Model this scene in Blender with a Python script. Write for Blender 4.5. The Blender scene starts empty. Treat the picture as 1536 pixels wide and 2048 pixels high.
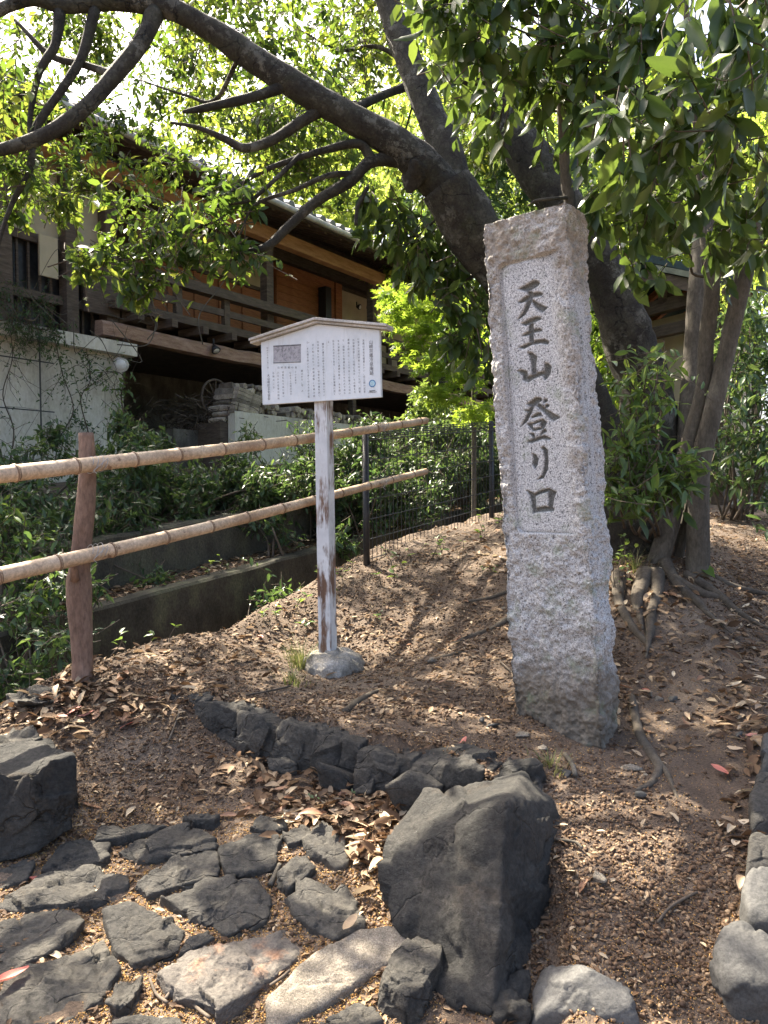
import bpy, bmesh, math, random
import numpy as np
from mathutils import Vector, Matrix
R = math.radians
random.seed(7); rng = np.random.default_rng(11)
scene = bpy.context.scene
C = scene.collection

# ------------------------------------------------------------------ camera
EYE = 1.5
FPX = 1500.0                                   # focal length in photograph pixels (1536 wide)
cam_d = bpy.data.cameras.new('camera'); cam = bpy.data.objects.new('camera', cam_d); C.objects.link(cam)
cam_d.sensor_fit = 'HORIZONTAL'; cam_d.angle_x = 2 * math.atan(768 / FPX)
cam_d.clip_start = 0.05; cam_d.clip_end = 500
CM = Matrix.Translation((0, 0, EYE)) @ Matrix.Rotation(R(90 - 1.5), 4, 'X') @ Matrix.Rotation(R(-0.5), 4, 'Z')
cam.matrix_world = CM
scene.camera = cam
# ------------------------------------------------------------------ sky, sun, exposure
SUN_AZ, SUN_EL = -41, 53
world = bpy.data.worlds.new('World'); scene.world = world; world.use_nodes = True
_nt = world.node_tree; _sk = _nt.nodes.new('ShaderNodeTexSky'); _sk.sky_type = 'NISHITA'; _sk.sun_disc = False
_sk.sun_elevation = R(SUN_EL); _sk.sun_rotation = R(SUN_AZ); _sk.dust_density = 6.0; _sk.air_density = 0.8; _sk.ozone_density = 0.3
_nt.links.new(_sk.outputs[0], _nt.nodes['Background'].inputs[0]); _nt.nodes['Background'].inputs[1].default_value = 0.12
sun_d = bpy.data.lights.new('sun', 'SUN'); sun = bpy.data.objects.new('sun', sun_d); C.objects.link(sun)
sun_d.energy = 5.0; sun_d.angle = R(0.5); sun_d.color = (1.0, 0.90, 0.74)
SDIR = Vector((math.sin(R(SUN_AZ)) * math.cos(R(SUN_EL)), math.cos(R(SUN_AZ)) * math.cos(R(SUN_EL)), math.sin(R(SUN_EL))))
sun.rotation_euler = SDIR.to_track_quat('Z', 'Y').to_euler(); sun.location = (0, 0, 30)
vs = scene.view_settings
vs.view_transform = 'Standard'; vs.look = 'None'; vs.gamma = 1.0; vs.use_curve_mapping = False
vs.exposure = 2.35
scene.cycles.max_bounces = 8; scene.cycles.transmission_bounces = 6; scene.cycles.diffuse_bounces = 5
scene.cycles.sample_clamp_indirect = 6.0

# ------------------------------------------------------------------ helpers
CM3 = np.array(CM.to_3x3()); CO = np.array((0, 0, EYE))
def ray(px, py):
    return CM3 @ np.array(((px - 768) / FPX, (1024 - py) / FPX, -1.0))
def P(px, py, d):
    """world point seen at photograph pixel px,py, d metres ahead of the lens"""
    return CO + ray(px, py) * d
def nrm(v):
    v = np.asarray(v, float); return v / (np.linalg.norm(v, axis=-1, keepdims=True) + 1e-12)
def _h(i, j, k, s):
    n = (i * 374761393 + j * 668265263 + k * 2147483647 + s * 1274126177) & 0xFFFFFFFF
    n = ((n ^ (n >> 13)) * 1274126177) & 0xFFFFFFFF
    return ((n ^ (n >> 16)) & 0xFFFF) / 65535.0
def vnoise(p, f=1.0, s=0):
    p = np.asarray(p, float) * f + 1000.0
    i = np.floor(p).astype(np.int64); w = p - i; w = w * w * (3 - 2 * w)
    o = 0
    for a in (0, 1):
        for b in (0, 1):
            for c in (0, 1):
                g = (w[:, 0] if a else 1 - w[:, 0]) * (w[:, 1] if b else 1 - w[:, 1]) * (w[:, 2] if c else 1 - w[:, 2])
                o = o + g * _h(i[:, 0] + a, i[:, 1] + b, i[:, 2] + c, s)
    return o * 2 - 1
def fbm(p, f=1.0, s=0, oct=4, gain=.5):
    o = 0; a = 1.0
    for k in range(oct):
        o = o + a * vnoise(p, f, s + k); f *= 2.03; a *= gain
    return o
def sstep(a, b, x):
    t = np.clip((x - a) / (b - a), 0, 1); return t * t * (3 - 2 * t)

WL = {}                                        # world position of every object's origin
def mesh(name, V, F, mat, smooth=False, attrs=None):
    V = np.asarray(V, np.float32); me = bpy.data.meshes.new(name)
    if isinstance(F, np.ndarray):
        n, k = F.shape
        me.vertices.add(len(V)); me.vertices.foreach_set('co', V.ravel())
        me.loops.add(n * k); me.loops.foreach_set('vertex_index', F.astype(np.int32).ravel())
        me.polygons.add(n); me.polygons.foreach_set('loop_start', np.arange(0, n * k, k, dtype=np.int32))
        me.update(calc_edges=True)
    else:
        me.from_pydata(V.tolist(), [], F)
    if attrs:
        for an, av in attrs.items():
            a = me.attributes.new(an, 'FLOAT', 'POINT'); a.data.foreach_set('value', np.asarray(av, np.float32))
    if smooth: me.polygons.foreach_set('use_smooth', np.ones(len(me.polygons), bool))
    me.materials.append(mat)
    return me
def link(name, data, parent, wloc, rot=None, scale=None):
    o = bpy.data.objects.new(name, data); C.objects.link(o)
    wloc = np.asarray(wloc, float)
    if parent is not None:
        o.parent = parent; o.location = wloc - WL[parent]
    else:
        o.location = wloc
    if rot is not None: o.rotation_mode = 'QUATERNION'; o.rotation_quaternion = rot
    if scale is not None: o.scale = scale
    WL[o] = wloc
    return o
def mk(name, V, F, mat, parent=None, smooth=False, attrs=None):
    """one mesh object from world coordinates, origin at its base"""
    V = np.asarray(V, float)
    loc = np.array([(V[:, 0].min() + V[:, 0].max()) / 2, (V[:, 1].min() + V[:, 1].max()) / 2, V[:, 2].min()])
    return link(name, mesh(name, V - loc, F, mat, smooth, attrs), parent, loc)
def tag(o, label=None, cat=None, group=None, kind=None):
    if label: o['label'] = label
    if cat: o['category'] = cat
    if group: o['group'] = group
    if kind: o['kind'] = kind
    return o
def empty(name, loc, label, cat, group=None):
    return tag(link(name, None, None, loc), label, cat, group)

class MB:
    """collects simple shapes into one mesh"""
    def __init__(s): s.V = []; s.F = []; s.n = 0
    def add(s, V, F):
        V = np.asarray(V, float); s.V.append(V); s.F += [tuple(int(i) + s.n for i in f) for f in F]; s.n += len(V); return s
    def prism(s, A, B):
        A = np.asarray(A, float); B = np.asarray(B, float); k = len(A)
        F = [tuple(range(k))[::-1], tuple(range(k, 2 * k))] + [(i, (i + 1) % k, k + (i + 1) % k, k + i) for i in range(k)]
        return s.add(np.vstack([A, B]), F)
    def beam(s, a, b, w, h, up=(0, 0, 1)):
        """box from a to b (centre line), w across, h along up"""
        a = np.asarray(a, float); b = np.asarray(b, float); d = nrm(b - a); x = nrm(np.cross(d, up)); z = np.cross(x, d)
        q = [(-1, -1), (1, -1), (1, 1), (-1, 1)]
        return s.prism([a + x * w / 2 * i + z * h / 2 * j for i, j in q], [b + x * w / 2 * i + z * h / 2 * j for i, j in q])
    def tube(s, pts, rad, k=8, cap=True):
        V, F = tube(pts, rad, k); s.add(V, F)
        return s
    def build(s, name, mat, parent=None, smooth=False, bevel=0):
        o = mk(name, np.vstack(s.V), s.F, mat, parent, smooth)
        if bevel:
            m = o.modifiers.new('b', 'BEVEL'); m.width = bevel; m.segments = 2; m.limit_method = 'ANGLE'
        return o
def crom(pts, n=6):
    """Catmull-Rom through rows of pts (any columns)"""
    p = np.asarray(pts, float)
    if len(p) < 3: 
        t = np.linspace(0, 1, n + 1)[:, None]; return p[0] * (1 - t) + p[-1] * t
    q = np.vstack([2 * p[0] - p[1], p, 2 * p[-1] - p[-2]]); out = []
    for i in range(1, len(q) - 2):
        for t in np.linspace(0, 1, n, endpoint=False):
            a, b, c, d = q[i - 1], q[i], q[i + 1], q[i + 2]
            out.append(.5 * (2 * b + (c - a) * t + (2 * a - 5 * b + 4 * c - d) * t * t + (3 * b - a - 3 * c + d) * t ** 3))
    out.append(p[-1]); return np.array(out)
def tube(pts, rad, k=8, lump=0.0, seed=0, flare=None):
    pts = np.asarray(pts, float); n = len(pts); rad = np.broadcast_to(np.asarray(rad, float), (n,))
    T = np.gradient(pts, axis=0); T = nrm(T); ref = np.array((0.31, 0.22, 0.93)); 
    X = np.zeros_like(T); x = np.cross(T[0], ref); 
    if np.linalg.norm(x) < .05: x = np.cross(T[0], (1, 0, 0))
    for i in range(n):
        x = x - T[i] * np.dot(x, T[i]); x = nrm(x); X[i] = x
    Y = np.cross(T, X); a = np.linspace(0, 2 * np.pi, k, endpoint=False)
    V = pts[:, None] + rad[:, None, None] * (X[:, None] * np.cos(a)[None, :, None] + Y[:, None] * np.sin(a)[None, :, None])
    V = V.reshape(-1, 3)
    if lump:
        c = np.repeat(pts, k, 0); dn = V - c
        V = c + dn * (1 + lump * fbm(V, 5.0, seed, 3)[:, None] + lump * .5 * fbm(V, 22, seed + 9, 2)[:, None])
    F = []
    for i in range(n - 1):
        for j in range(k):
            F.append((i * k + j, i * k + (j + 1) % k, (i + 1) * k + (j + 1) % k, (i + 1) * k + j))
    F.append(tuple(range(k))[::-1]); F.append(tuple(range((n - 1) * k, n * k)))
    return V, F
_ico = {}
def ico(sub):
    if sub not in _ico:
        bm = bmesh.new(); bmesh.ops.create_icosphere(bm, subdivisions=sub, radius=1)
        _ico[sub] = (np.array([v.co for v in bm.verts]), np.array([[v.index for v in f.verts] for f in bm.faces])); bm.free()
    return _ico[sub]
def rockgeo(pts, sub=4, amp=.012, freq=6, seed=0, k=30, crack=0.0, ledge=0.0, facet=None, nfac=40):
    """faceted stone: the hull of pts, tessellated evenly, edges worn, surface uneven"""
    pts = np.asarray(pts, float); mn, mx = pts.min(0), pts.max(0); c = (mn + mx) / 2; ex = np.maximum((mx - mn) / 2, 1e-3)
    q = (pts - c) / ex
    bm = bmesh.new(); [bm.verts.new(v) for v in q]
    r = bmesh.ops.convex_hull(bm, input=bm.verts[:]); bm.normal_update()
    N = []; D = []
    for f in bm.faces:
        n_ = np.array(f.normal); d_ = float(np.dot(n_, np.array(f.verts[0].co)))
        if d_ < 0: n_, d_ = -n_, -d_
        if np.linalg.norm(n_) > .5: N.append(n_); D.append(max(d_, .02))
    bm.free(); N = np.array(N); D = np.array(D)
    dirs, F = ico(sub)
    dt = np.maximum(dirs @ N.T, 1e-4); rr = D[None] / dt
    inv = (1 / np.minimum(rr, 50)) ** k
    rad = 1 / (inv.sum(1) ** (1 / k))
    V = c + dirs * rad[:, None] * ex
    nn = nrm(dirs / ex)
    dsp = amp * fbm(V, freq, seed, 5, .55)
    if ledge:                                  # broken layers: small steps across a tilted bedding direction
        gl = np.random.default_rng(seed + 3); bd_ = nrm(gl.normal(size=3) * np.array((.5, .5, 1)))
        sl_ = V @ bd_ * freq * 3.2 + 1.1 * fbm(V, freq * .9, seed + 5, 3); dsp += ledge * (np.abs((sl_ % 1) ** 3) - .3) + ledge * .8 * np.sign(vnoise(V, freq * 1.5, seed + 8)) * np.abs(vnoise(V, freq * 1.5, seed + 8)) ** .4
    if facet:                                  # chipped planes: every cell of the surface tilts its own way
        gf = np.random.default_rng(seed + 17); mseed = V[gf.integers(0, len(V), nfac)] ; sl2 = gf.normal(size=(nfac, 3)) * facet[0]; of2 = gf.normal(size=nfac) * facet[1]
        Vq = V + np.stack([fbm(V, freq * 2, seed + 50 + q_, 2) for q_ in range(3)], 1) * (ex.mean() * .06)
        d2 = ((Vq[:, None] - mseed[None]) ** 2 * np.array((1, 1, 1.0))).sum(2); ii = np.argmin(d2, 1); dsp = dsp + ((V - mseed[ii]) * sl2[ii]).sum(1) + of2[ii]
    if crack:
        cr = np.abs(vnoise(V * np.array((1, 1, .6)), freq * .8, seed + 31)); dsp -= crack * np.exp(-(cr / .05) ** 2)
    V = V + nn * dsp[:, None]
    return V, F

# ------------------------------------------------------------------ materials
def nmat(name):
    m = bpy.data.materials.new(name); m.use_nodes = True; nt = m.node_tree
    return m, nt, nt.nodes['Principled BSDF'], nt.nodes['Material Output']
def N(nt, t, **kw):
    n = nt.nodes.new(t)
    for k_, v in kw.items():
        if k_ in n.inputs: n.inputs[k_].default_value = v
        else: setattr(n, k_, v)
    return n
def ramp(nt, fac, stops):
    r = nt.nodes.new('ShaderNodeValToRGB'); e = r.color_ramp.elements
    while len(e) < len(stops): e.new(.5)
    for el, (p_, c) in zip(e, stops):
        el.position = p_; el.color = (*c, 1) if len(c) == 3 else c
    nt.links.new(fac, r.inputs[0]); return r.outputs[0]
def mix(nt, fac, a, b, mode='MIX'):
    m = nt.nodes.new('ShaderNodeMix'); m.data_type = 'RGBA'; m.blend_type = mode
    for s, v in ((m.inputs[0], fac), (m.inputs[6], a), (m.inputs[7], b)):
        if isinstance(v, (int, float)): s.default_value = v
        elif isinstance(v, tuple): s.default_value = (*v, 1)
        else: nt.links.new(v, s)
    return m.outputs[2]
def coords(nt, scale=(1, 1, 1), which='Object'):
    tc = nt.nodes.new('ShaderNodeTexCoord'); mp = nt.nodes.new('ShaderNodeMapping'); mp.inputs['Scale'].default_value = scale
    nt.links.new(tc.outputs[which], mp.inputs[0]); return mp.outputs[0]
def noise(nt, vec, scale, detail=5, rough=.6, dist=0.0):
    n = N(nt, 'ShaderNodeTexNoise'); n.inputs['Scale'].default_value = scale; n.inputs['Detail'].default_value = detail
    n.inputs['Roughness'].default_value = rough; n.inputs['Distortion'].default_value = dist
    nt.links.new(vec, n.inputs['Vector']); return n.outputs['Fac']
def bump(nt, b, h, strength, dist=.01):
    n = N(nt, 'ShaderNodeBump'); n.inputs['Strength'].default_value = strength; n.inputs['Distance'].default_value = dist
    nt.links.new(h, n.inputs['Height']); nt.links.new(n.outputs[0], b.inputs['Normal'])
def surf(name, stops, scale=5, detail=6, rough=.8, bmp=.3, bscale=60, stretch=(1, 1, 1), fine=None, spec=.3, metal=0, dist=.005, rnd=0.0):
    """colour from noise, finer grain on top, bump"""
    m, nt, b, o = nmat(name); v = coords(nt, stretch)
    col = ramp(nt, noise(nt, v, scale, detail, .62), stops)
    if fine:
        fs, amt = fine
        col = mix(nt, amt, col, ramp(nt, noise(nt, v, fs, 3, .7), [(.3, (.12, .12, .12)), (.7, (.95, .95, .95))]), 'OVERLAY')
    if rnd:
        oi = N(nt, 'ShaderNodeObjectInfo')
        col = mix(nt, rnd, col, ramp(nt, oi.outputs['Random'], [(0, (.2, .2, .2)), (1, (.8, .8, .8))]), 'OVERLAY')
    nt.links.new(col, b.inputs['Base Color']); b.inputs['Roughness'].default_value = rough
    b.inputs['Specular IOR Level'].default_value = spec; b.inputs['Metallic'].default_value = metal
    if bmp: bump(nt, b, noise(nt, v, bscale * .45, 8, .72), bmp, dist * 1.6)
    return m
def leafmat(name, stops, trans, tf=.4, rough=.4, spec=.5):
    m, nt, b, o = nmat(name)
    at = N(nt, 'ShaderNodeAttribute', attribute_name='rnd')
    col = ramp(nt, at.outputs['Fac'], stops)
    nt.links.new(col, b.inputs['Base Color']); b.inputs['Roughness'].default_value = rough; b.inputs['Specular IOR Level'].default_value = spec
    tr = N(nt, 'ShaderNodeBsdfTranslucent'); tcol = ramp(nt, at.outputs['Fac'], trans); nt.links.new(tcol, tr.inputs[0])
    mx = N(nt, 'ShaderNodeMixShader'); mx.inputs[0].default_value = tf
    nt.links.new(b.outputs[0], mx.inputs[1]); nt.links.new(tr.outputs[0], mx.inputs[2]); nt.links.new(mx.outputs[0], o.inputs[0])
    return m
MAT = {}
def rockmat(name, stops, brown, lichen=.7, scale=4.0, crackv=.35, veins=5.0, ls=26, lt=.64, lcol=(.34, .34, .31)):
    m, nt, b, o = nmat(name); v = coords(nt); oi = N(nt, 'ShaderNodeObjectInfo')
    c = ramp(nt, noise(nt, v, scale, 9, .68), stops)
    c = mix(nt, ramp(nt, noise(nt, v, 2.6, 6, .7, 1.2), [(.52, (0, 0, 0)), (.68, (.5, .5, .5))]), c, brown)
    c = mix(nt, .6, c, ramp(nt, noise(nt, v, 75, 5, .75), [(.3, (.12, .12, .12)), (.7, (.9, .9, .9))]), 'OVERLAY')
    c = mix(nt, .45, c, ramp(nt, oi.outputs['Random'], [(0, (.28, .28, .28)), (1, (.74, .72, .68))]), 'OVERLAY')
    # hairline fractures
    dv = N(nt, 'ShaderNodeTexNoise'); dv.inputs['Scale'].default_value = 5; dv.inputs['Detail'].default_value = 5; nt.links.new(v, dv.inputs['Vector'])
    ad = N(nt, 'ShaderNodeMix', data_type='RGBA'); ad.inputs[0].default_value = .22; nt.links.new(v, ad.inputs[6]); nt.links.new(dv.outputs['Color'], ad.inputs[7])
    vo = N(nt, 'ShaderNodeTexVoronoi', feature='DISTANCE_TO_EDGE'); vo.inputs['Scale'].default_value = veins; nt.links.new(ad.outputs[2], vo.inputs['Vector'])
    fr = ramp(nt, vo.outputs['Distance'], [(0, (1, 1, 1)), (.018, (0, 0, 0))]); fm = N(nt, 'ShaderNodeMath', operation='MULTIPLY'); nt.links.new(fr, fm.inputs[0]); nt.links.new(ramp(nt, noise(nt, v, 3.1, 3), [(.42, (0, 0, 0)), (.6, (crackv * 2,) * 3)]), fm.inputs[1])
    c = mix(nt, fm.outputs[0], c, (.012, .011, .010))
    li = ramp(nt, noise(nt, v, ls, 7, .8), [(lt, (0, 0, 0)), (lt + .06, (lichen,) * 3)]); lm = N(nt, 'ShaderNodeMath', operation='MULTIPLY'); nt.links.new(li, lm.inputs[0]); nt.links.new(ramp(nt, noise(nt, v, 3.7, 4), [(.48, (0, 0, 0)), (.6, (1, 1, 1))]), lm.inputs[1])
    c = mix(nt, lm.outputs[0], c, lcol)
    nt.links.new(c, b.inputs['Base Color']); b.inputs['Roughness'].default_value = .8; b.inputs['Specular IOR Level'].default_value = .3
    hh = N(nt, 'ShaderNodeMath', operation='SUBTRACT'); nt.links.new(noise(nt, v, 14, 10, .78), hh.inputs[0]); nt.links.new(fm.outputs[0], hh.inputs[1]); bump(nt, b, hh.outputs[0], 1.0, .03)
    return m
MAT['bark'] = surf('bark', [(.28, (.014, .012, .009)), (.46, (.036, .032, .024)), (.56, (.050, .052, .030)), (.72, (.105, .098, .082))], 7, 9, .9, 1.0, 70, (1, 1, .6), (70, .65), dist=.025)
MAT['bark'] = rockmat('bark', [(.28, (.016, .014, .010)), (.46, (.040, .035, .027)), (.58, (.060, .056, .040)), (.72, (.12, .11, .09))], (.055, .060, .028), .8, 7, .5, 9, 12, .50, (.19, .185, .155))
MAT['bark_grey'] = surf('bark_grey', [(.25, (.040, .034, .026)), (.5, (.090, .078, .060)), (.75, (.17, .155, .125))], 7, 8, .85, .5, 60, (1, 1, .4), (80, .4), dist=.01)
MAT['root'] = surf('root', [(.3, (.04, .032, .024)), (.7, (.12, .10, .075))], 9, 6, .9, .6, 50, (1, 1, 1), (80, .4), dist=.01)
MAT['twig'] = surf('twig', [(.3, (.05, .04, .03)), (.7, (.15, .12, .09))], 9, 3, .9, 0)
MAT['slate'] = surf('slate', [(.25, (.024, .023, .020)), (.46, (.050, .048, .043)), (.62, (.080, .074, .062)), (.82, (.17, .14, .105))], 4, 9, .8, .8, 40, (1, 1, 1.6), (90, .5), spec=.35, dist=.012, rnd=.35)
MAT['paver'] = surf('paver', [(.25, (.038, .036, .032)), (.48, (.078, .074, .066)), (.66, (.13, .115, .092)), (.84, (.22, .165, .115))], 5, 9, .8, .8, 45, (1, 1, 2), (100, .5), spec=.3, dist=.01, rnd=.5)
MAT['slate'] = rockmat('slate', [(.25, (.016, .016, .015)), (.46, (.040, .039, .036)), (.62, (.070, .066, .058)), (.82, (.16, .14, .11))], (.10, .075, .050), .8, 4.0, .22, 4.2)
MAT['paver'] = rockmat('paver', [(.25, (.032, .031, .028)), (.46, (.062, .059, .053)), (.64, (.10, .092, .077)), (.84, (.18, .15, .115))], (.13, .098, .065), .6, 5)
MAT['paver_red'] = surf('paver_red', [(.3, (.06, .056, .050)), (.52, (.10, .088, .075)), (.60, (.20, .115, .072)), (.75, (.24, .15, .10))], 4, 7, .8, .7, 45, (1, 1, 2), (100, .5), dist=.01)
MAT['sandstone'] = surf('sandstone', [(.3, (.12, .105, .085)), (.5, (.20, .175, .14)), (.75, (.33, .29, .23))], 25, 6, .95, 1.0, 160, (1, 1, 1), (260, .7), dist=.008)
MAT['cobble'] = surf('cobble', [(.3, (.040, .040, .038)), (.6, (.078, .076, .071)), (.8, (.14, .125, .105))], 5, 8, .75, .5, 70, (1, 1, 1), (120, .4), dist=.006, rnd=.4)
MAT['ditch_wall'] = surf('ditch_wall', [(.3, (.018, .018, .013)), (.5, (.045, .042, .032)), (.66, (.075, .078, .048)), (.85, (.15, .135, .11))], 4, 8, .95, .6, 40, (1, 1, .6), (80, .5), dist=.012)
MAT['garden_wall'] = surf('garden_wall', [(.3, (.030, .029, .022)), (.5, (.066, .062, .048)), (.66, (.095, .095, .062)), (.85, (.19, .175, .14))], 3.5, 8, .95, .6, 40, (1, 1, .6), (80, .5), dist=.012)
MAT['concrete'] = surf('concrete', [(.3, (.045, .042, .036)), (.5, (.10, .092, .078)), (.75, (.22, .20, .165))], 3, 8, .95, .5, 40, (1, 1, .5), (80, .45), dist=.01)
MAT['footing'] = surf('footing', [(.3, (.10, .088, .070)), (.5, (.25, .23, .195)), (.7, (.44, .41, .36))], 9, 8, .95, .8, 60, (1, 1, 1), (120, .4), dist=.012)
MAT['plaster'] = surf('plaster', [(.2, (.34, .32, .27)), (.5, (.60, .57, .49)), (.8, (.70, .67, .58))], 1.6, 8, .9, .25, 50, (1, 1, .45), (30, .25), dist=.006)
MAT['cream'] = surf('cream', [(.3, (.38, .33, .23)), (.7, (.52, .45, .32))], 2, 5, .9, .15, 60)
MAT['wood_dark'] = surf('wood_dark', [(.3, (.055, .041, .032)), (.6, (.115, .088, .068)), (.85, (.20, .16, .128))], 6, 6, .75, .4, 40, (1, 1, 6), (90, .3))
MAT['wood_red'] = surf('wood_red', [(.3, (.21, .078, .034)), (.6, (.35, .145, .062)), (.85, (.45, .21, .10))], 6, 6, .65, .3, 40, (1, 1, 9), (90, .3))
MAT['wood_beam'] = surf('wood_beam', [(.3, (.30, .145, .065)), (.6, (.46, .25, .125)), (.85, (.58, .36, .20))], 3, 6, .7, .4, 30, (1, 1, 7), (60, .4))
MAT['wood_log'] = surf('wood_log', [(.3, (.21, .125, .085)), (.6, (.36, .24, .18)), (.85, (.47, .35, .28))], 5, 7, .8, .5, 40, (1, 1, 5), (60, .4))
MAT['firewood'] = surf('firewood', [(.3, (.17, .145, .12)), (.6, (.38, .33, .27)), (.85, (.55, .49, .42))], 8, 7, .85, .6, 60, (1, 1, 1), (60, .4), rnd=.9)
MAT['tile'] = surf('tile', [(.3, (.07, .075, .08)), (.7, (.17, .175, .18))], 6, 6, .6, .2, 60, rnd=.3)
MAT['black_metal'] = surf('black_metal', [(.4, (.012, .013, .015)), (.7, (.03, .03, .033))], 20, 4, .45, .1, 100, spec=.5)
MAT['green_copper'] = surf('green_copper', [(.4, (.012, .026, .021)), (.7, (.03, .05, .042))], 8, 4, .6, .1, 60)
MAT['lamp_white'] = surf('lamp_white', [(.4, (.6, .6, .58)), (.7, (.75, .75, .72))], 20, 2, .4, 0)
MAT['post_wood'] = surf('post_wood', [(.3, (.11, .068, .048)), (.55, (.20, .13, .095)), (.8, (.30, .22, .17))], 6, 7, .85, .7, 40, (1, 1, .35), (70, .4), dist=.01)
MAT['grey_board'] = surf('grey_board', [(.3, (.33, .31, .28)), (.7, (.55, .53, .49))], 5, 6, .8, .3, 60, (1, 1, 1), (80, .3))
MAT['wire'] = surf('wire', [(.4, (.018, .02, .02)), (.7, (.045, .047, .045))], 20, 2, .5, 0, spec=.5)
MAT['steel_wire'] = surf('steel_wire', [(.4, (.35, .34, .32)), (.7, (.5, .48, .45))], 20, 2, .4, 0, metal=.7)
MAT['ink'] = surf('ink', [(.4, (.10, .10, .11)), (.7, (.19, .19, .20))], 60, 2, .8, 0)
MAT['blue_ink'] = surf('blue_ink', [(.4, (.02, .13, .35)), (.7, (.04, .20, .42))], 60, 2, .7, 0)
MAT['pale_blue'] = surf('pale_blue', [(.4, (.35, .58, .68)), (.7, (.42, .64, .72))], 60, 2, .7, 0)

def bamboo_mat():
    m, nt, b, o = nmat('bamboo'); v = coords(nt, (1, 1, 1))
    c = ramp(nt, noise(nt, v, 5, 6, .6), [(.3, (.33, .215, .13)), (.55, (.50, .37, .245)), (.75, (.62, .49, .35))])
    c = mix(nt, .45, c, ramp(nt, noise(nt, v, 70, 4, .7), [(.35, (.2, .2, .2)), (.65, (.8, .8, .8))]), 'OVERLAY')
    st = ramp(nt, noise(nt, v, 14, 4, .7), [(.60, (0, 0, 0)), (.68, (1, 1, 1))])
    c = mix(nt, st, c, (.17, .095, .055))
    nt.links.new(c, b.inputs['Base Color']); b.inputs['Roughness'].default_value = .45
    bump(nt, b, noise(nt, v, 40, 3), .2, .004); return m
MAT['bamboo'] = bamboo_mat()
MAT['bamboo_node'] = surf('bamboo_node', [(.3, (.12, .07, .04)), (.7, (.27, .18, .115))], 20, 4, .7, .3, 60)
def paint_mat():
    """white paint worn through to brown timber"""
    m, nt, b, o = nmat('worn_white_paint'); v = coords(nt, (1, 1, .13)); v2 = coords(nt)
    w = noise(nt, v, 22, 7, .7); w2 = noise(nt, v2, 3.2, 4, .6)
    a = N(nt, 'ShaderNodeMath', operation='MULTIPLY_ADD'); nt.links.new(w2, a.inputs[0]); a.inputs[1].default_value = .75; nt.links.new(w, a.inputs[2])
    f = ramp(nt, a.outputs[0], [(.79, (0, 0, 0)), (.90, (1, 1, 1))])
    white = ramp(nt, noise(nt, v2, 9, 5), [(.3, (.50, .50, .50)), (.7, (.70, .70, .69))])
    brown = ramp(nt, noise(nt, v, 15, 5), [(.3, (.10, .052, .030)), (.7, (.22, .125, .075))])
    nt.links.new(mix(nt, f, brown, white), b.inputs['Base Color']); b.inputs['Roughness'].default_value = .8
    bump(nt, b, w, .4, .006); return m
MAT['post_paint'] = paint_mat()
def board_mat():
    m, nt, b, o = nmat('sign_white'); v = coords(nt)
    c = ramp(nt, noise(nt, v, 7, 6, .65), [(.3, (.56, .60, .62)), (.6, (.68, .71, .73))])
    s = ramp(nt, noise(nt, v, 60, 4, .7), [(.66, (0, 0, 0)), (.74, (1, 1, 1))])
    s2 = mix(nt, .25, s, (0, 0, 0)); c = mix(nt, s2, c, (.36, .35, .32))
    c = mix(nt, ramp(nt, noise(nt, coords(nt, (14, 14, 1.6)), 3, 5, .7), [(.56, (0, 0, 0)), (.74, (.4, .4, .4))]), c, (.40, .40, .37))
    nt.links.new(c, b.inputs['Base Color']); b.inputs['Roughness'].default_value = .55; return m
MAT['sign_white'] = board_mat()
def picture_mat():
    m, nt, b, o = nmat('faded_print'); v = coords(nt)
    c = ramp(nt, noise(nt, v, 60, 6, .75), [(.35, (.14, .14, .15)), (.5, (.36, .35, .37)), (.7, (.46, .45, .47))])
    nt.links.new(c, b.inputs['Base Color']); b.inputs['Roughness'].default_value = .7; return m
MAT['print'] = picture_mat()
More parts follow.
